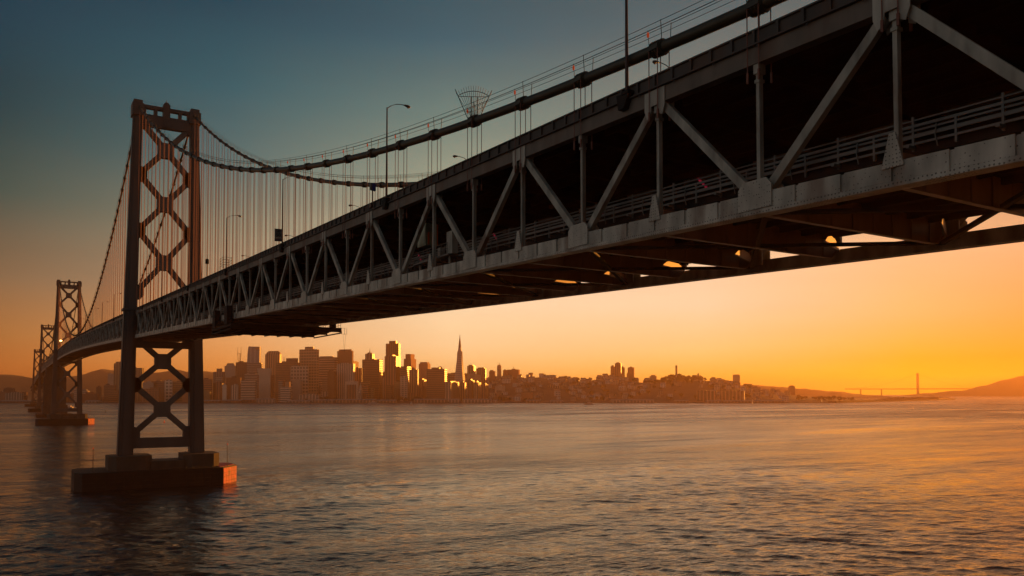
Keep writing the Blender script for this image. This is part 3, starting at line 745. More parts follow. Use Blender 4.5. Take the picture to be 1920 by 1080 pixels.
for k in range(5): m.bar((W+1.9, -9.5-k*.0, -2.3), (W+2.9, -9.5, -2.3), .05, .05, (0,1,0))
for (x, y) in ((W+2.1,-9.4),(W+3.3,-9.4),(W+2.1,-8.0),(W+3.3,-8.0)): m.tube([(x,y,-3.6),(x,y,-2.2)], .04, 4)
m.bar((W+2.0,-9.4,-3.6),(W+3.3,-9.4,-3.6), .05,.05,(0,1,0)); m.tube([(W+2.6,-9,-3.6),(W+2.9,-9,-7.5)], .02, 4); m.tube([(W+3.2,-9,-3.6),(W+2.9,-9,-7.5)], .02, 4)
m.build('basket', m_dark, t)
# equipment cabinet and its platform inside the truss
s = 84.6; t = empty('equipment_cabinet', (XN+1.5, s, bz(s)), label='tall silver cabinet with orange sunlight painted on its edges standing behind the truss posts', cat='cabinet')
m = MB(); m.box(-.75, .75, -1.1, 1.1, 3.5, 6.05); m.build('body', mat('cabinet_metal', (.30, .34, .24), .4, .2, .2, 1), t)
m = MB(); m.box(-.80, -.76, -.95, .0, 3.7, 5.9); m.box(-.80, -.76, .06, 1.0, 3.7, 5.9); m.build('door', mat('cabinet_door', (.36, .40, .30), .4, .2), t)
m = MB(); m.box(-.5, -.3, -1.16, -1.1, 3.6, 5.0); m.box(.05, .2, -1.16, -1.1, 3.6, 5.0); m.box(.68, .8, -1.16, -1.02, 3.55, 6.0); m.build('painted_sun_stripes', mat('painted_sun_stripes', (.75, .16, .02), .35), t)  # orange sun reflection painted on as stripes
t2 = empty('service_platform', (XN+1.2, 81.2, bz(81.2)), label='narrow steel service platform with handrail and grey box under the silver cabinet', cat='platform')
m = MB(); m.box(-.9, .6, -4.2, 4.8, 1.5, 1.66); m.build('floor', m_rail, t2)
m = MB()
for y in (-4, -2.5, -1, .5, 2, 3.5, 4.7): m.tube([(-.85, y, 1.6), (-.85, y, 2.85)], .035, 5)
for h in (2.2, 2.85): m.bar((-.85, -4.1, h), (-.85, 4.7, h), .05, .05)
m.build('handrail', m_rail, t2)
m = MB(); m.box(-.6, .1, -4.6, -3.3, 1.66, 4.1); m.box(-.6, .0, -1.7, -1.1, 1.66, 2.7); m.build('grey_box', m_truss, t2)
m = MB()
for y in (-3.5, .3, 4): m.box(-.4, -.2, y-.1, y+.1, .7, 1.5)
m.build('legs', m_truss, t2)
# sun glint on a lamp head near the second tower, made as glowing globe
c = (XN+2.4, 1036, bz(1036)+10.5)
t = empty('glint_lamp', c, label='bright orange sun glint shown as a glowing lamp head on the deck beside the second tower', cat='sun glint')
m = MB(); m.tube([(0,0,0),(0,0,9.5)], .25, 6); m.build('post', m_pole, t)
m = MB(); m.tube([(0,0,9.2),(0,0,9.6),(0,0,10.6),(0,0,11)], [.3,1.15,1.15,.3], 10); m.build('glint_globe', mat('glint_glow', (1,.6,.3), .3, emit=(1,.5,.15), es=9), t)

# ------------------------------------------------------------------ land, hills, city
m_land = mat('city_ground', (.07, .06, .05), .9, 0, .4, .02)
m_hill = mat('hill_slopes', (.06, .055, .04), .95, 0, .5, .004)
m_tree = mat('tree_leaves', (.035, .04, .02), .8, 0, .5, .3)
m_trunk = mat('tree_bark', (.05, .035, .025), .9)
def smooth(t): t = min(1, max(0, t)); return t*t*(3-2*t)
def interp(P, x):
    if x <= P[0][0]: return P[0][1]
    for (a, b), (c, d) in zip(P[:-1], P[1:]):
        if x <= c: t = (x-a)/(c-a); t = t*t*(3-2*t); return b+(d-b)*t
    return P[-1][1]
SHORE = 2790
# ridge line of the hills inside the city: photo column -> photo row (the height is worked out at RID metres)
RID = 3900
RP = [(-200,752),(360,750),(560,742),(700,736),(860,732),(930,711),(975,709),(1010,707),(1045,711),(1095,715),(1120,711),(1150,710),(1200,717),(1225,719),(1250,714),(1265,709),(1300,713),(1330,714),(1370,719),(1395,726),(1430,733),(1470,740),(1520,744),(1590,747),(1640,751),(1700,756)]
def shore_of(x): return SHORE+ (0 if x < 1550 else (x-1550)*6.5)
def land_h(x, r):
    sh = shore_of(x)
    if r < sh: return 2.5
    H = max(px(x, interp(RP, x), RID).z, 3)
    rid = max(RID, sh+200)
    if r < rid: return 2.5+(H-2.5)*smooth((r-sh-90)/(rid-sh-90))**.9
    return max(4.0, 2.5+(H-2.5)*(1-.5*smooth((r-rid)/1500)))
def land_pt(x, r):
    p = px(x, 736, r); return Vector((p.x, p.y, land_h(x, r)))
bm = MB(); cols = [-700+i*16 for i in range(157)]; k = 0
rs = [0, 2, 60, 110, 200, 300, 420, 560, 700, 850, 1000, 1150, 1350, 1600, 2000, 2600]
for x in cols:
    sh = shore_of(x)
    for j, dr in enumerate(rs):
        p = px(x, 736, sh+dr); h = -3 if j == 0 else land_h(x, sh+dr)
        bm.v.append((p.x, p.y, h))
nr = len(rs)
for i in range(len(cols)-1):
    if cols[i+1] > 1795: break
    for j in range(nr-1): a = i*nr+j; bm.f.append((a, a+nr, a+nr+1, a+1))
tag(bm.build('terrain', m_land, smooth=False), kind='structure')
def ridge(name, P, dist, depth, base=750, matl=m_hill, step=10, rough=1.2):
    x0, x1 = P[0][0], P[-1][0]; n = int((x1-x0)/step); bm = MB(); rows = 9; rnd = random.Random(x0+dist)
    for i in range(n+1):
        x = x0+(x1-x0)*i/n; y = interp(P, x)-rnd.random()*rough
        H = px(x, y, dist).z
        for j in range(rows):
            t = (j-rows//2)/(rows//2); d = dist+t*depth; p = px(x, 736, d)
            bm.v.append((p.x, p.y, -5+(H+5)*(math.cos(t*math.pi)*.5+.5)*(1 if j == rows//2 else rnd.uniform(.93, 1.0))))
    for i in range(n):
        for j in range(rows-1): a = i*rows+j; bm.f.append((a, a+rows, a+rows+1, a+1))
    return tag(bm.build(name, matl, smooth=True), kind='structure')
ridge('hills', [(-700,712),(-300,709),(-60,706),(0,703),(20,703),(40,706),(60,709),(100,712),(140,706),(155,703),(170,697),(190,693),(215,695),(260,700),(300,699),(320,695),(332,693),(348,698),(360,694),(380,696),(410,700),(430,703),(480,707),(560,713),(700,722),(900,730)], 6500, 1500)
ridge('hills', [(1260,740),(1330,727),(1400,722),(1450,725),(1500,729),(1560,734),(1640,742),(1720,747)], 7200, 900)
ridge('hills', [(1640,746),(1740,738),(1800,733),(1850,723),(1880,713),(1920,705),(1990,692),(2100,700),(2300,712),(2600,730)], 9600, 1500)
# the island slope the camera stands on, behind and below the viewpoint
bm = MB(); n = 40
for i in range(n+1):
    for j in range(n+1):
        X = -330+i*16; Y = -6-j*14
        d = math.hypot((X+10)/330, (Y+190)/170); h = 185*max(0, 1-d*d)
        t = smooth((-Y-6)/40); hh = -4+(max(h, -4)+4)*t
        r0 = math.hypot(X, Y+6)
        if r0 < 40: hh = min(hh, 33+r0*.5)
        bm.v.append((X, Y, hh if j else -4))
for i in range(n):
    for j in range(n): a = i*(n+1)+j; bm.f.append((a, a+n+1, a+n+2, a+1)[::-1])
tag(bm.build('island_slope', m_hill, smooth=True), kind='structure')

_fm = {}
def facade(style, col, pu=9.0, pz=7.6, dark=.35, wrough=.35):
    key = (style, col, pu, pz, dark)
    if key in _fm: return _fm[key]
    pu *= 1.45; dark *= .75; m = mat('facade_'+style, col, .75, 0, .12, .03); _fm[key] = m
    if style == 'plain': return m
    t = m.node_tree; b = t.nodes['Principled BSDF']; cur = b.inputs['Base Color'].links[0].from_socket
    tcn = t.nodes.new('ShaderNodeTexCoord'); s1 = t.nodes.new('ShaderNodeSeparateXYZ'); s2 = t.nodes.new('ShaderNodeSeparateXYZ')
    t.links.new(tcn.outputs['Object'], s1.inputs[0]); t.links.new(tcn.outputs['Normal'], s2.inputs[0])
    def mm(op, a, b_=None):
        n = t.nodes.new('ShaderNodeMath'); n.operation = op
        for i, v in enumerate((a, b_)):
            if v is None: continue
            if isinstance(v, (int, float)): n.inputs[i].default_value = v
            else: t.links.new(v, n.inputs[i])
        return n.outputs[0]
    u = mm('ADD', mm('MULTIPLY', s1.outputs[0], mm('ABSOLUTE', s2.outputs[1])), mm('MULTIPLY', s1.outputs[1], mm('ABSOLUTE', s2.outputs[0])))
    fu = mm('GREATER_THAN', mm('FRACT', mm('DIVIDE', u, pu)), .35); fz = mm('GREATER_THAN', mm('FRACT', mm('DIVIDE', s1.outputs[2], pz)), .42)
    wall = mm('LESS_THAN', mm('ABSOLUTE', s2.outputs[2]), .5)
    k = {'grid': mm('MULTIPLY', fu, fz), 'vert': fu, 'horiz': fz}[style]
    k = mm('MULTIPLY', k, wall)
    mx = t.nodes.new('ShaderNodeMix'); mx.data_type = 'RGBA'; t.links.new(k, mx.inputs[0]); t.links.new(cur, mx.inputs[6])
    c = col; mx.inputs[7].default_value = (c[0]*dark, c[1]*dark, c[2]*dark*1.05, 1); t.links.new(mx.outputs[2], b.inputs['Base Color'])
    rr = t.nodes.new('ShaderNodeMapRange'); rr.inputs['To Min'].default_value = .75; rr.inputs['To Max'].default_value = wrough
    t.links.new(k, rr.inputs['Value']); t.links.new(rr.outputs[0], b.inputs['Roughness'])
    return m
GRID = R(140)      # compass of the faces turned to the right (clockwise from +Y)
def building(x0, x1, yt, dist, style, col, label, cat='building', right=.22, crown=None, pu=9, pz=7.6, dark=.35, ybase=None, taper=0, group=None, mb=None, name='office_building', roofbits=True):
    """x0..x1, yt: the outline in the photo; dist: depth. right = share of the width taken by the right-hand face"""
    xc = (x0+x1)/2; g = land_h(xc, dist) if ybase is None else ybase
    c = px(xc, 736, dist); span = (x1-x0)/F*dist
    ang = GRID; va = math.atan2(c.x, c.y)              # line of sight
    # width of each face from its share of the outline
    fr = abs(math.cos(ang+math.pi/2-va-math.pi)); rr = abs(math.cos(ang-va-math.pi))
    wd = span*(1-right)/max(abs(math.sin(ang-va)), .2) if False else span*(1-right)/max(fr, .3)
    dp = span*right/max(rr, .25) if right > 0 else wd*.6
    H = px(xc, yt, dist).z-g
    t = empty(name, (c.x, c.y, g), -(ang-math.pi/2), label=label, cat=cat, group=group)   # local -Y faces the bay, local +X is the right-hand face
    # local +X = right-hand face normal, local -Y... front face
    hx, hy = dp/2, wd/2
    hx, hy = wd/2, dp/2
    
    mt = facade(style, col, pu, pz, dark)
    def bx(m, fx0, fx1, fy0, fy1, z0, z1, tp=0):
        X0, X1, Y0, Y1 = -hx+2*hx*fx0, -hx+2*hx*fx1, -hy+2*hy*fy0, -hy+2*hy*fy1
        a = tp; m.quadbox([(X0,Y0,z0),(X1,Y0,z0),(X1,Y1,z0),(X0,Y1,z0),(X0+a,Y0+a,z1),(X1-a,Y0+a,z1),(X1-a,Y1-a,z1),(X0+a,Y1-a,z1)])
    return t, mt, hx, hy, H, bx
def simple(x0, x1, yt, dist, style, col, label, crown=(), right=.22, roof=True, **k):
    t, mt, hx, hy, H, bx = building(x0, x1, yt, dist, style, col, label, right=right, **k)
    m = MB(); bx(m, 0, 1, 0, 1, -6, H); m.build('walls', mt, t)
    for (f0, f1, dz, *st) in crown:                       # set-back storeys, penthouses
        m = MB(); hh = dz*dist/F; tp = st[0] if st else 0
        bx(m, f0, f1, .12, .88, H+.05, H+hh, tp); m.build('rooftop_storey', mt, t); H2 = H+hh
    if roof and not crown:
        m = MB(); rnd = random.Random(x0*7+yt)
        a = rnd.uniform(.1, .4); bx(m, a, a+rnd.uniform(.3, .5), .2, .8, H+.05, H+rnd.uniform(2.5, 6)); m.build('roof_plant', mt, t)
    return t, hx, hy, H
GREY = (.42,.34,.28); PALE = (.62,.48,.37); WHITE = (.75,.62,.5); BROWN = (.30,.14,.085); DKBR = (.17,.075,.045); BRICK = (.44,.17,.10); TAN = (.56,.34,.21); OLIVE = (.24,.19,.11); SLATE = (.22,.20,.19)
BLD = [
 # x0, x1, ytop, dist, style, colour, right, crown, pu, pz, label
 (378,397,711,3000,'horiz',BRICK,.1,(),9,8,'low brick-red block just right of the nearest tower'),
 (400,421,697,3250,'vert',SLATE,.12,((.3,.75,6),),8,8,'slate stepped office tower, first one right of the nearest bridge tower'),
 (421,442,686,3500,'plain',GREY,.12,((.12,.88,5,6),),8,8,'grey tower with sloped shoulders left of the dark flat-topped block'),
 (442,465,679,3400,'vert',DKBR,.1,(),7,8,'dark flat-topped office block below the lattice mast on the horizon'),
 (417,425,722,2930,'plain',WHITE,.1,(),9,8,'narrow white block low down beside a dark one, left of the banded building'),
 (433,447,722,2930,'vert',WHITE,.1,(),7,8,'low white block with four vertical piers'),
 (425,452,708,3080,'plain',DKBR,.1,(),9,8,'dark brown mid-height block behind the two low white blocks'),
 (452,480,713,2900,'horiz',PALE,.1,(),9,9,'white and grey banded office block near the waterfront'),
 (459,488,701,3050,'horiz',GREY,.12,(),9,10,'grey banded block rising behind the white banded one'),
 (483,514,704,3000,'horiz',BRICK,.1,(),9,7,'red-brown office block under a pale flared top'),
 (497,527,664,3600,'vert',TAN,.12,((.04,.96,4,3),(.1,.9,6,5)),8,8,'broad tan tower with rounded shoulders right of the tall slab with a notched top'),
 (518,561,680,3300,'horiz',BROWN,.1,(),9,7,'wide dark brown office block with a stepped roof'),
 (526,546,726,2900,'horiz',WHITE,.15,(),9,8,'small white banded block at the foot of the pale gridded tower'),
 (561,597,655,3350,'grid',TAN,.08,((.3,.75,5),),8.5,12,'tallest pale gridded tower with square windows, left of the dark round-cornered block'),
 (545,578,688,3080,'grid',PALE,.08,((.03,.97,2),),9,13,'pale gridded tower with white piers standing in front of the taller gridded one'),
 (560,601,740,2870,'vert',PALE,.1,(),9,8,'low arcaded podium with white columns below the gridded towers'),
 (598,633,670,3450,'horiz',PALE,.2,((.0,.75,2),),9,10,'pale horizontally striped tower between the gridded tower and the dark one'),
 (614,631,696,3050,'plain',DKBR,.25,(),9,8,'small dark brown tower with one glowing strip, before the striped tower'),
 (632,662,658,3450,'plain',BROWN,.08,((.1,.9,3),),9,8,'dark brown tower top rising above the white pinstriped block'),
 (631,665,682,3080,'vert',WHITE,.1,(),5.5,8,'white pinstriped office block with close vertical ribs'),
 (658,672,678,3650,'plain',(.7,.5,.3),.75,(),9,8,'narrow tower with a bright yellow sunlit side, right of the pinstriped block'),
 (648,672,715,2900,'plain',PALE,.1,(),9,8,'squat pale block with a square frame front beside the clock tower'),
 (664,680,690,3500,'vert',TAN,.1,(),8,8,'tan slab between the yellow-sided tower and the block with a spire'),
 (679,717,674,3200,'horiz',BROWN,.16,(),9,7,'broad brown block with a stepped crown and a spire on top'),
 (717,724,698,3500,'plain',DKBR,.1,(),9,8,'thin dark block in the gap left of the tallest downtown tower'),
 (721,751,668,3150,'vert',BRICK,.3,(),8,8,'tall ribbed red-brown tower in front of the tallest dark slab'),
 (723,750,644,3450,'vert',DKBR,.12,((.24,.78,5),),7,8,'tallest dark brown slab tower of downtown with a raised centre'),
 (757,780,673,3400,'plain',BRICK,.42,((.14,.86,9),),9,8,'red-brown tower with an orange sunlit side and a narrow raised top'),
 (750,771,689,3150,'horiz',BRICK,.4,((0,1,2),),9,8,'mid-height block with an orange banded side right of the tall ribbed tower'),
 (767,785,693,3080,'vert',TAN,.1,(),7,8,'plain tan slab before the tower with the raised top'),
 (785,807,682,3500,'plain',TAN,.24,((.1,.9,3),),9,8,'flat-capped tan tower with a golden right edge'),
 (782,801,712,3250,'vert',TAN,.3,(),8,8,'low tan block with a thin golden edge under the flat-capped tower'),
 (800,838,692,3000,'horiz',BROWN,.12,(),9,7,'broad plain red-brown block with a flat top, left of the pyramid tower'),
 (818,836,693,3700,'plain',BROWN,.1,((.1,.7,6,9),),9,8,'small tower with a pyramid cap peeping over the broad red-brown block'),
 (838,876,700,3500,'horiz',TAN,.15,(),9,8,'wide tan block behind the foot of the pyramid tower'),
 (835,861,716,2980,'vert',PALE,.6,(),9,8,'pale block with a wide golden sunlit side in front of the pyramid tower'),
 (861,874,717,3000,'vert',TAN,.2,(),6,8,'tan slab at the right foot of the pyramid tower'),
 (876,892,686,3600,'vert',TAN,.25,((.2,.8,2),),8,8,'slim tan tower with a yellow edge, first one right of the pyramid'),
 (893,912,691,3550,'vert',BRICK,.1,((.15,.85,2),),7,8,'red-brown tower with a low raised roof, second one right of the pyramid'),
 (875,902,702,3200,'plain',TAN,.4,(),9,8,'broad block with golden stripes of sun, low right of the pyramid'),
 (876,890,713,2980,'vert',BRICK,.35,(),6,8,'small sunlit-edged apartment slab nearest the pyramid'),
 (888,902,717,2980,'vert',TAN,.4,(),6,8,'second of three small apartment slabs with glowing right edges'),
 (902,916,720,2950,'vert',BRICK,.4,(),6,8,'third of three small apartment slabs, the one with the stepped glowing edge'),
 (917,929,696,3650,'plain',BRICK,.12,((.1,.7,2),),9,8,'small square tower right of the red-brown one'),
 (932,940,686,3750,'plain',TAN,.12,((.1,.9,2),),9,8,'needle-thin tower with a spire on the hill'),
 (943,951,694,3800,'plain',BRICK,.1,(),9,8,'narrow block joined to the wide hilltop block on its left'),
 (950,975,693,3800,'plain',BRICK,.1,((.4,.7,1.5),),9,8,'wide hilltop apartment block right of the needle-thin tower'),
 (928,947,724,3250,'plain',PALE,.3,(),9,8,'pale apartment block with a glowing zigzag edge on the lower slope'),
 (1025,1058,723,3400,'vert',TAN,.08,(),7,8,'long flat pale block low on the hillside'),
 (1145,1159,687,3850,'grid',BRICK,.12,(),8,9,'lower left wing of the twin hilltop apartment towers'),
 (1153,1166,681,3800,'vert',BRICK,.15,((.2,.8,1.5),),6,9,'highest of the hilltop apartment towers on the second hill'),
 (1163,1172,689,3850,'plain',BRICK,.3,(),8,9,'right wing of the twin hilltop apartment towers'),
 (1175,1190,700,3850,'plain',BRICK,.1,(),8,9,'low stepped base beside the single hilltop tower'),
 (1177,1190,689,3900,'plain',BRICK,.12,((.3,.7,1.5),),8,9,'single hilltop apartment tower right of the twin towers'),
 (1218,1232,705,3900,'plain',TAN,.1,((.2,.8,2),),8,9,'small tan block with bushes on its roof, left of the wooded hill'),
 (1310,1319,706,3900,'plain',TAN,.1,(),8,9,'little stepped block right of the round memorial tower'),
 (1337,1368,713,3850,'horiz',TAN,.1,(),8,9,'rounded terrace of pale houses right of the wooded hill'),
 (1374,1388,703,3800,'plain',TAN,.08,((.1,.9,.8),),8,9,'lone pale rectangular tower block right of the wooded hill'),
 (1478,1491,724,3900,'plain',BRICK,.1,((.2,.8,1.2),),8,9,'isolated block on the low shore at the right'),
 (214,240,681,3250,'vert',OLIVE,.12,((.12,1,3),),9,8,'tall olive-brown tower just left of the nearest bridge tower leg'),
 (240,268,690,3150,'vert',OLIVE,.12,(),9,8,'olive-brown flat tower seen between the legs of the nearest tower'),
 (202,214,701,3350,'plain',GREY,.12,(),9,8,'grey tower left of the tall olive-brown one'),
 (196,216,722,3050,'horiz',BROWN,.1,(),9,6,'brown terraced block below the grey tower'),
 (181,190,725,2980,'plain',DKBR,.1,(),9,6,'narrow dark warehouse tower at the left waterfront'),
 (152,184,738,2900,'plain',(.22,.08,.05),.1,(),9,6,'long low red warehouse at the left waterfront'),
 (216,252,733,2950,'horiz',(.14,.05,.035),.1,(),9,6,'dark red long warehouse behind the near tower leg'),
 (268,288,717,3000,'plain',GREY,.1,(),9,8,'grey low block seen through the cross brace, left side'),
 (270,300,729,2930,'grid',BROWN,.1,(),9,8,'brown low block framed in the lower left of the cross brace'),
 (286,312,715,3000,'horiz',BROWN,.1,(),9,7,'left half of the long brown striped building seen through the cross brace'),
 (309,323,713,2960,'grid',WHITE,.1,(),11,12,'white framed tower in the middle of the long striped building'),
 (322,350,716,3000,'horiz',OLIVE,.1,(),9,7,'right half of the long brown striped building seen through the cross brace'),
 (8,26,728,3100,'plain',DKBR,.1,(),9,8,'dark building on the far left shore'),
 (12,42,737,2950,'vert',GREY,.1,(),9,8,'pale low block on the far left shore'),
 (-4,10,735,2980,'plain',BROWN,.1,(),9,8,'brown low block cut by the left edge'),
]
for (x0,x1,yt,ds,st,col,rt,crown,pu,pz,label) in BLD:
    nm = 'apartment_building' if ('apartment' in label or 'hill' in label) else ('warehouse' if 'warehouse' in label else 'office_building')
    t, hx, hy, H = simple(x0, x1, yt, ds, st, col, label, crown=crown, right=rt, pu=pu, pz=pz, name=nm)
    if 'a spire on top' in label:
        m = MB(); m.quadbox([(-hx*.72,-hy*.7,H+.05),(hx*.1,-hy*.7,H+.05),(hx*.1,hy*.7,H+.05),(-hx*.72,hy*.7,H+.05),(-hx*.72,-hy*.7,H+23),(hx*.1,-hy*.7,H+23),(hx*.1,hy*.7,H+23),(-hx*.72,hy*.7,H+23)]); m.quadbox([(-hx*.55,-hy*.5,H+23.05),(-hx*.07,-hy*.5,H+23.05),(-hx*.07,hy*.5,H+23.05),(-hx*.55,hy*.5,H+23.05),(-hx*.45,-hy*.4,H+28),(-hx*.17,-hy*.4,H+28),(-hx*.17,hy*.4,H+28),(-hx*.45,hy*.4,H+28)]); m.build('crown', facade('vert', TAN, 8, 8), t)
        m = MB(); m.tube([(-hx*.31,0,H+28),(-hx*.31,0,H+34),(-hx*.31,0,H+46)], [2.2,1.4,.4], 6); m.build('spire', m_dark, t)
    if 'needle-thin' in label:
        m = MB(); m.tube([(0,0,H+2),(0,0,H+16)], [1.6,.4], 5); m.build('spire', m_dark, t)
    if 'stepped roof' in label:
        m = MB(); m.box(-hx*.1, hx*.85, -hy*.7, hy*.7, H+.06, H+18); m.build('upper_storeys', facade('horiz', BROWN, 9, 7), t)
        m = MB(); m.tube([(-hx*.38,0,H),(-hx*.38,0,H+24)], [1.5,.8], 5); m.build('mast', m_dark, t)
    if 'square frame front' in label:
        m = MB(); m.box(-hx*.8, hx*.8, -hy-1, hy*1.0, 2, H-12); m.build('recessed_front', facade('vert', BROWN, 8, 8), t)
    if 'arcaded' in label: pass
# tall slab with a curved notched top
t, mt, hx, hy, H, bx = building(463, 491, 680, 3350, 'horiz', GREY, 'tall grey slab with a curved, notched top, highest at the left of downtown', right=.1)
m = MB(); bx(m, 0, 1, 0, 1, -5, H); m.build('base_block', mt, t)
m = MB(); h2 = 31*3350/F
m.prism([(-hx, -hy*.8, H+.05), (hx*.78, -hy*.8, H+.05), (hx*.78, -hy*.8, H+h2*.96), (-hx*.35, -hy*.8, H+h2*.98), (-hx*.8, -hy*.8, H+h2), (-hx*.86, -hy*.8, H+h2*.9), (-hx*.95, -hy*.8, H+h2*.6)], (0, hy*1.6, 0))
m.build('slab', facade('vert', (.40,.40,.38), 14, 8, .8), t)
m = MB(); m.box(hx*.15, hx*.68, -hy*.8-.3, -hy*.8-.05, H+h2*.8, H+h2*.92); m.build('notch', facade('plain', (.7,.3,.1)), t)
# trapezoid pale top on the red-brown block
t, mt, hx, hy, H, bx = building(483, 510, 703.7, 2990, 'plain', PALE, 'pale flared roof storey above the red-brown block', right=.08, name='office_building')
t['label'] = 'pale block with a flared top edge just behind the red-brown office block'
m = MB(); bx(m, .1, .9, .1, .9, -5, H); hh = 13*2990/F
m.quadbox([(-hx*.85,-hy*.8,H+.05),(hx*.85,-hy*.8,H+.05),(hx*.85,hy*.8,H+.05),(-hx*.85,hy*.8,H+.05),(-hx*1.08,-hy,H+hh),(hx*.9,-hy,H+hh),(hx*.9,hy,H+hh),(-hx*1.08,hy,H+hh)]); m.build('walls', mt, t)
# pyramid tower
c = px(862, 736, 3300); g = 6; Hh = px(862, 627, 3300).z-g
t = empty('pyramid_skyscraper', (c.x, c.y, g), -(GRID-math.pi/2)+.12, label='tall slender pyramid-shaped skyscraper, pointed and higher than all its neighbours', cat='skyscraper')
hb = 25.5; m = MB(); o = 0
def lv(z): return hb*(1-z/Hh)*1.0
for za, zb in ((-4, Hh*.80),):
    a, b = lv(0)*1.05, lv(zb)
    m.quadbox([(-a,-a,za),(a,-a,za),(a,a,za),(-a,a,za),(-b,-b,zb),(b,-b,zb),(b,b,zb),(-b,b,zb)])
m.build('walls', facade('horiz', (.66,.52,.42), 9, 8, .75), t)
m = MB(); a = lv(Hh*.8); m.quadbox([(-a,-a,Hh*.8+.05),(a,-a,Hh*.8+.05),(a,a,Hh*.8+.05),(-a,a,Hh*.8+.05),(-.3,-.3,Hh),(.3,-.3,Hh),(.3,.3,Hh),(-.3,.3,Hh)]); m.build('spire', facade('plain', (.25,.2,.17)), t)
for sx in (-1, 1):
    m = MB(); z0, z1 = Hh*.42, Hh*.74; a, b = lv(z0), lv(z1)
    m.prism([(sx*(a-1), -4, z0), (sx*(b+3.6), -3, z1), (sx*(b-1), -3, z1+1)], (0, 7, 0)); m.build('wing', facade('plain', (.5,.42,.35)), t)
# clock tower of the ferry terminal and its long hall
c = px(676, 736, 2830); t = empty('clock_tower', (c.x, c.y, 2.5), -(GRID-math.pi/2), label='slim pale clock tower with stepped top on the waterfront', cat='clock tower')
m = MB(); m.box(-5, 5, -5, 5, 0, 42); m.build('shaft', facade('vert', PALE, 4, 8), t)
m = MB(); m.box(-4, 4, -4, 4, 42.05, 52); m.box(-3, 3, -3, 3, 52.05, 60); m.tube([(0,0,60),(0,0,66),(0,0,72)], [2.2,1.6,.2], 8); m.build('belfry', facade('plain', PALE), t)
m = MB(); m.tube([(0,-5.05,36),(0,-5.4,36)], 3, 16); m.build('clock_face', facade('plain', WHITE), t)
# piers and sheds on the water's edge
def shed(x0, x1, dist, h, col, label, roof=(.30,.28,.26), sty='vert'):
    a, b = px(x0, 736, dist), px(x1, 736, dist); c = (a+b)/2; wd = (b-a).length
    rz = math.atan2(b.y-a.y, b.x-a.x)
    t = empty('pier_shed', (c.x, c.y, 0), rz, label=label, cat='pier shed')
    m = MB(); m.box(-wd/2-2, wd/2+2, -6, 30, -3, 2.2); m.build('quay', m_conc, t)
    m = MB(); m.box(-wd/2, wd/2, -2, 26, 2.2, h); m.build('walls', facade(sty, col, 8, 6, .55), t)
    m = MB(); m.prism([(-wd/2-.5,-3,h+.03),(-wd/2-.5,27,h+.03),(-wd/2-.5,12,h+3.6)], (wd+1,0,0)); m.build('roof', facade('plain', roof), t)
SH = [(160,184,7,'low pale boat shed by the left warehouses'),(380,412,8,'waterfront shed right of the nearest bridge tower'),(416,452,9,'grey waterfront hall below the slate tower'),(455,478,12,'plain brown hall on the quay below the banded blocks'),
 (480,514,13,'pale hall with a curved roofline on the quay'),(538,582,8,'long pier shed with a white roof below the gridded towers'),(590,628,10,'brown pier shed right of the gridded towers'),(630,704,11,'long ferry hall on the waterfront left of the tallest slab'),
 (706,742,9,'dark pier shed beneath the ribbed tower'),(776,838,12,'long arcaded pier hall below the broad red-brown block'),(842,862,12,'white-fronted pier head below the pyramid tower'),(868,922,12,'long pale pier hall right of the pyramid tower'),
 (924,932,9,'small white pier hut at the end of the pale pier hall'),(986,1012,9,'low shed under the trees left of the hillside houses'),(1032,1056,7,'low white shed at the foot of the hillside'),(1146,1226,10,'long white pier shed under the twin hilltop towers'),
 (1266,1292,8,'pier shed under the wooded hill'),(1326,1352,8,'pale pier shed right of the wooded hill'),(1356,1470,7,'very long low pier shed at the right of the city'),(0,60,7,'long dark quay shed on the far left shore')]
for (x0, x1, h, l) in SH: shed(x0, x1, 2775, h, PALE if ('pale' in l or 'white' in l) else TAN if x0 > 560 else BROWN, l)
for (x0, x1, yy, l) in ((1306,1344,717,'broad pale block low on the wooded hill side'),(1350,1396,718,'long pale arcaded block right of the wooded hill')):
    simple(x0, x1, 733, 3000, 'vert', TAN, l, right=.05, name='apartment_building')
# round memorial tower on the wooded hill
c = px(1268.5, 736, 3900); g = land_h(1268.5, 3900); t = empty('memorial_tower', (c.x, c.y, g), label='thin round fluted memorial tower standing among trees on the wooded hill', cat='tower')
zt = px(1268.5, 685, 3900).z-g
m = MB(); m.tube([(0,0,-5),(0,0,zt*.8)], [5.2,4.8], 12); m.box(-9,9,-9,9,-5,8); m.build('shaft', facade('plain', TAN), t)
m = MB(); m.tube([(0,0,zt*.8),(0,0,zt*.95),(0,0,zt)], [5.2,5.0,4.2], 12); m.build('arcade', facade('vert', TAN, 3, 5), t)
c = px(1309.5, 736, 3850); g = land_h(1309.5, 3850); t = empty('church_tower', (c.x, c.y, g), label='thin square tower right of the memorial tower', cat='tower')
m = MB(); m.box(-2.6,2.6,-2.6,2.6,-5, px(1309,700,3850).z-g); m.build('shaft', facade('plain', BROWN), t)
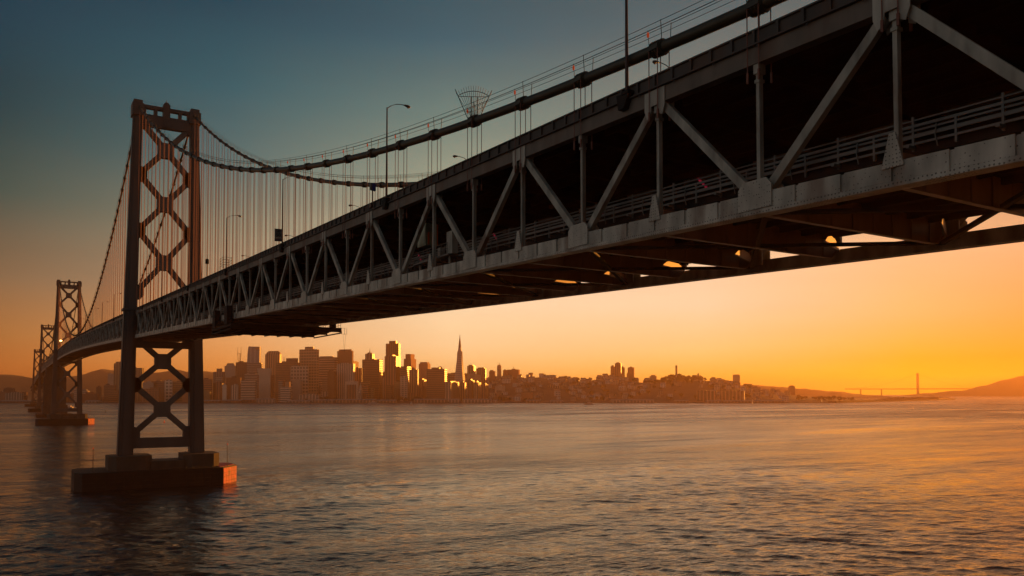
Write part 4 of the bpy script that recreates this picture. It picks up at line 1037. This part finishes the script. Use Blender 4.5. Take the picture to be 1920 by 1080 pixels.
# lattice radio mast far behind the town
c = px(448, 736, 4300); t = empty('radio_mast', (c.x, c.y, 120), -YAW, label='three-pronged lattice radio mast standing on the hills behind downtown', cat='radio mast')
m = MB(); z1 = px(448, 662, 4300).z-120
for (x0, xm, x1) in ((-8, -4.6, -8.6), (8, 4.6, 8.6)):
    m.tube([(x0,0,-20),(xm,0,z1*.55),(x1,0,z1)], 1.3, 5)
m.tube([(0,10,-20),(0,6,z1*.55),(0,10,z1)], 1.3, 5)
for z in (z1*.2, z1*.55, z1*.99): m.bar((-9.3, 0, z), (9.3, 0, z), 1.1, 1.5, (0,0,1))
m.build('lattice', m_dark, t)
m = MB(); z2 = px(448, 650, 4300).z-120
for x in (-8.6, 8.6): m.tube([(x,0,z1),(x,0,z2)], [1.2,.5], 5)
m.build('antenna', m_red if False else m_dark, t)
# random low town blocks filling the gaps between the big towers
rnd = random.Random(11)
cols_ = [BROWN, TAN, GREY, BRICK, PALE, OLIVE, DKBR]
words = {id(BROWN):'brown', id(TAN):'tan', id(GREY):'grey', id(BRICK):'red-brown', id(PALE):'pale', id(OLIVE):'olive', id(DKBR):'dark brown'}
n = 0
for i in range(86):
    x = rnd.uniform(-60, 360) if i < 22 else rnd.uniform(360, 985)
    wpx = rnd.uniform(9, 22); d = rnd.uniform(2900, 3600)
    if x < 360: yt = rnd.uniform(728, 744)
    elif x < 560: yt = rnd.uniform(706, 742)
    elif x < 900: yt = rnd.uniform(704, 740)
    else: yt = rnd.uniform(716, 738)
    if 835 < x+wpx and x < 880 and d < 3400: continue
    c = rnd.choice(cols_); sty = rnd.choice(['horiz','grid','vert','plain'])
    where = 'left of the nearest bridge tower' if x < 240 else 'behind the nearest bridge tower' if x < 380 else 'left of downtown' if x < 500 else 'among the downtown towers' if x < 850 else 'right of the pyramid tower'
    simple(x, x+wpx, yt, d, sty, c, 'plain %s low block %s' % (words[id(c)], where), right=rnd.uniform(.08,.3), name='town_block', group='low town blocks %s' % where, roof=rnd.random() < .5)
# small houses on the hillsides
hv = []
for k, (c, rc) in enumerate([((.6,.56,.5),(.25,.2,.18)), ((.5,.42,.34),(.2,.15,.13)), ((.42,.3,.24),(.16,.12,.1)), ((.66,.63,.58),(.3,.22,.18))]):
    m = MB(); m.box(-6,6,-5,5,-6,8); w_ = ('walls', m, facade('plain', c))
    t = empty('hillside_house', (0,0,0)); m.build('walls', facade('grid', c, 4, 3.2, .5), t)
    m = MB(); m.prism([(-6.4,-5.4,8.02),(-6.4,5.4,8.02),(-6.4,0,11)], (12.8,0,0)); m.build('roof', facade('plain', rc), t); hv.append(t)
used = [False]*4; cn = ['pale cream','tan','brown','white']
for i in range(330):
    x = rnd.uniform(905, 1480); d = rnd.uniform(2960, 3890)
    if rnd.random() < .5: d = rnd.uniform(3400, 3890)
    if 1225 < x < 1330 and rnd.random() < .75: continue
    k = rnd.choice([0,1,1,2,3]); p = land_pt(x, d)
    seg = 'on the slope right of downtown' if x < 1040 else 'on the slope below the twin hilltop towers' if x < 1200 else 'on the wooded hill' if x < 1330 else 'on the low slope right of the wooded hill'
    rz = rnd.uniform(-.5,.5)-YAW; s_ = rnd.uniform(.8, 1.9)
    if not used[k]: h = hv[k]; used[k] = True; h.location = p; h.rotation_euler = (0,0,rz); h.scale = (s_, s_, s_*rnd.uniform(.8,1.2))
    else:
        h = inst(hv[k], 'hillside_house', None, p, rz, (s_, s_, s_*rnd.uniform(.8,1.3)))
        for ch in [q for q in hv[k].children]:
            cc = ch.copy(); COL.objects.link(cc); cc.parent = h
    tag(h, 'small %s house %s' % (cn[k], seg), 'house', '%s houses %s' % (cn[k], seg))
# trees
def tree_proto(seed, flat):
    r_ = random.Random(seed); m = MB()
    cl = [(r_.uniform(-4,4), r_.uniform(-4,4), r_.uniform(6,13)*(.8 if flat else 1), r_.uniform(1.8,3.4)) for _ in range(11)]
    for (cx,cy,cz_,rr) in cl:
        for _ in range(34):
            v = Vector((r_.gauss(0,1), r_.gauss(0,1), r_.gauss(0,.7))).normalized()*rr*r_.uniform(.6,1.08); c = Vector((cx,cy,cz_))+v
            u = Vector((r_.gauss(0,1), r_.gauss(0,1), r_.gauss(0,1))).normalized()*.85; w_ = u.cross(v.normalized())
            if w_.length < .1: continue
            w_ = w_.normalized()*.7; o = len(m.v); m.v += [tuple(c-u-w_), tuple(c+u-w_), tuple(c+u+w_), tuple(c-u+w_)]; m.f.append((o,o+1,o+2,o+3))
    t = empty('leafy_tree', (0,0,0)); m.build('crown', m_tree, t)
    m = MB(); m.tube([(0,0,-3),(0.2,0,5),(0,.3,10)], [.6,.4,.15], 6)
    for (cx,cy,cz_,rr) in cl[:5]: m.tube([(0.1,0,4.5),(cx*.6,cy*.6,cz_*.75),(cx,cy,cz_)], [.3,.2,.08], 4)
    m.build('trunk', m_trunk, t); return t
tp = [tree_proto(s, s % 2) for s in range(4)]; tu = [False]*4
def tree(x, d, s_, label, group):
    k = rnd.randrange(4); p = land_pt(x, d)
    if not tu[k]: t = tp[k]; tu[k] = True; t.location = p; t.scale = (s_,)*3; t.rotation_euler = (0,0,rnd.uniform(0,6))
    else:
        t = inst(tp[k], 'leafy_tree', None, p, rnd.uniform(0,6), (s_,)*3)
        for ch in list(tp[k].children): cc = ch.copy(); COL.objects.link(cc); cc.parent = t
    tag(t, label, 'tree', group)
for i in range(95):
    d = rnd.uniform(3550, 3900); x = rnd.gauss(1272, 30)
    if abs(x-1268.5) < 4 and d > 3700: continue
    tree(x, d, rnd.uniform(.9, 1.9), 'dark bushy tree on the wooded hill round the memorial tower', 'trees of the wooded hill')
for i in range(70):
    tree(rnd.uniform(1060, 1420), rnd.uniform(2950, 3850), rnd.uniform(.8, 1.6), 'dark bushy tree between houses on the slopes beside the wooded hill', 'trees between the hillside houses')
for i in range(40):
    tree(rnd.choice([rnd.uniform(742,800), rnd.uniform(900,1010), rnd.uniform(560,640)]), rnd.uniform(2850, 2910), rnd.uniform(.9, 1.5), 'dark tree of the waterfront row behind the pier sheds', 'trees along the downtown waterfront')
for i in range(14):
    tree(rnd.uniform(155,180), rnd.uniform(3100,3250), rnd.uniform(1.4,2.2), 'dark tree in the clump left of the olive-brown tower', 'tree clump on the left shore')
for i in range(34):
    tree(rnd.uniform(1495,1600), rnd.uniform(3100,3350)+max(0,0), rnd.uniform(.9,1.5), 'dark tree in the low wood on the point at the right', 'low wood on the right point')
# distant suspension bridge
zd = 9300; c = px(1721, 736, zd); t = empty('distant_bridge', (c.x, c.y, 0), 0, label='far suspension bridge with one slim tower, pale in the glow above the right shore', cat='bridge')
def rel(x, y, zd_=zd): p = px(x, y, zd_); return Vector((p.x-c.x, p.y-c.y, p.z))
ax = (rel(1721+100, 736)-rel(1721-100, 736)); ax.z = 0; ax.normalize(); ay = Vector((-ax.y, ax.x, 0))
Ht = px(1721, 700, zd).z
m = MB()
for o in (-9, 9): m.bar(ay*o+Vector((0,0,-2)), ay*o+Vector((0,0,Ht)), 14, 18, tuple(ax))
for f in (.35, .55, .72, .86, .99): m.bar(ay*-9+Vector((0,0,Ht*f)), ay*9+Vector((0,0,Ht*f)), 10, 12, (0,0,1))
m.build('bridge_tower', mat('red_tower_paint', (.25,.06,.03), .6), t)
m = MB(); m.bar(ax*-840+Vector((0,0,rel(1721-130,729.5).z)), ax*820+Vector((0,0,rel(1721+130,729).z)), 18, 9, tuple(ay)); m.build('bridge_deck', mat('far_deck', (.15,.06,.04), .7), t)
m = MB()
for sg in (-1, 1): m.tube([ax*(sg*q*80)+Vector((0,0, px(1721,728,zd).z+ (Ht-px(1721,728,zd).z)*((1-q/10)**2))) for q in range(0, 11)], .8, 5)
m.build('cable', m_dark, t)
m = MB()
for q in (-660, -420): m.bar(ax*q+Vector((0,0,-2)), ax*q+Vector((0,0,rel(1721-60,729.5).z)), 9, 12, tuple(ay))
m.build('support_pylon', m_dark, t)
# breakwater with small lamps on the right point
for k in range(9):
    p = pxh(1533+k*13.8, 752, 3.0) if False else px(1533+k*13.8, 747.5, 2900+k*20); 
    t = empty('quay_lamp', (p.x, p.y, 2.0), label='small pale lamp in the row along the right shore', cat='lamp', group='row of lamps on the right shore')
    m = MB(); m.tube([(0,0,0),(0,0,max(3, p.z-2))], .5, 5); m.build('post', m_pole, t)
    m = MB(); m.tube([(0,0,p.z-2),(0,0,p.z+.2)], 1.5, 6); m.build('globe', facade('plain', (.9,.75,.55)), t)
t = empty('breakwater_jetty', (px(1660,736,3600).x, px(1660,736,3600).y, 0), label='long low dark jetty reaching right from the point', cat='jetty')
m = MB(); a = px(1560, 736, 2860); b = px(1785, 736, 4200); o = Vector(t.location); a = Vector((a.x, a.y, 3))-o; b = Vector((b.x, b.y, 3))-o
m.bar(a, b, 30, 8, (0,1,0)); m.build('deck', m_conc, t)
m = MB()
for q in range(9):
    pq = a.lerp(b, .35+q*.055); m.box(pq.x-22, pq.x+22, pq.y-14, pq.y+14, 7, 12+3*(q % 3))
m.build('sheds', facade('plain', BROWN), t)
# boats
def sailboat(x, y, h, label, two=False, rz=0):
    p = pxh(x, y); t = empty('sailboat', (p.x, p.y, 0), rz-YAW, label=label, cat='sailboat')
    L_ = h*.8; m = MB(); o = 0
    m.prism([(-L_/2,-1.2,.9),(L_/2*.7,-1.2,.9),(L_/2,0,1.0),(L_/2*.7,1.2,.9),(-L_/2,1.2,.9)], (0,0,-1.3)); m.build('hull', facade('plain', (.5,.48,.45)), t)
    m = MB(); m.tube([(0,0,.8),(0,0,h)], .15, 5); m.build('mast', m_wire, t)
    m = MB(); m.prism([(-.2,-.03,1.8),(-L_*.45,-.03,1.9),(-.2,-.03,h*.97)], (0,.1,0)); m.build('mainsail', m_sail, t)
    m = MB(); m.prism([(.3,-.03,1.6),(L_*.45,-.03,1.4),(.3,-.03,h*.85)], (0,.1,0)); m.build('jib', m_sail, t)
m_sail = mat('sailcloth', (.85,.78,.65), .8)
m_sail.node_tree.nodes['Principled BSDF'].inputs['Transmission Weight'].default_value = 0
sailboat(771, 761, 15, 'small sailing boat with a lit sail before the waterfront trees', rz=.8)
sailboat(1411, 758, 17, 'white sailing boat near the long low pier at the right', rz=.9)
sailboat(1541, 755, 20, 'sailing boat with a bright sail beside the lamp row', rz=1.0)
sailboat(1712, 768, 11, 'lone yellow-lit sailing boat out on the water at the right', rz=1.0)
def ferry(x, y, L_, label, rz=0, nm='ferry'):
    p = pxh(x, y); t = empty(nm, (p.x, p.y, 0), rz-YAW, label=label, cat='ferry')
    m = MB(); m.prism([(-L_/2,-L_*.11,2.2),(L_*.36,-L_*.11,2.2),(L_/2,0,2.8),(L_*.36,L_*.11,2.2),(-L_/2,L_*.11,2.2)], (0,0,-2.6)); m.build('hull', facade('plain', (.5,.48,.45)), t)
    m = MB(); m.box(-L_*.42, L_*.28, -L_*.09, L_*.09, 2.2, 5.2); m.build('cabin', facade('vert', WHITE, 2, 3), t)
    m = MB(); m.box(-L_*.15, L_*.18, -L_*.07, L_*.07, 5.2, 7.6); m.tube([(0,0,7.6),(0,0,11)], .2, 5); m.build('wheelhouse', facade('plain', WHITE), t)
ferry(127, 767, 40, 'white ferry between the legs of the second tower')
ferry(1104, 759, 28, 'dark low boat just off the shore below the hillside houses', nm='workboat')
ferry(700, 757, 34, 'pale ferry moored at the long ferry hall')
t = empty('buoy', tuple(pxh(198, 773)), label='small dark buoy floating between the two towers', cat='buoy')
m = MB(); m.tube([(0,0,-.5),(0,0,.8),(0,0,1)], [1.5,1.5,.6], 8); m.tube([(0,0,1),(0,0,4.5)], [.5,.2], 6); m.build('float', m_dark, t)
t = empty('buoy', tuple(pxh(308, 792)), label='small red buoy seen between the legs of the nearest tower', cat='buoy')
m = MB(); m.tube([(0,0,-.5),(0,0,.7),(0,0,.9)], [1,1,.4], 8); m.tube([(0,0,.9),(0,0,3)], [.4,.2], 6); m.build('float', m_red, t)

# ------------------------------------------------------------------ haze
m = bpy.data.materials.new('haze_air'); m.use_nodes = True; nt2 = m.node_tree; nt2.nodes.clear()
v = nt2.nodes.new('ShaderNodeVolumePrincipled'); v.inputs['Density'].default_value = HAZE; v.inputs['Color'].default_value = (1.0, .60, .30, 1)
v.inputs['Anisotropy'].default_value = .45
o = nt2.nodes.new('ShaderNodeOutputMaterial'); nt2.links.new(v.outputs[0], o.inputs['Volume'])
bm = MB(); bm.box(-15600, 15600, -3100, 15600, -8, 292)
hz = bm.build('haze', m); hz['kind'] = 'stuff'; hz.display_type = 'WIRE'
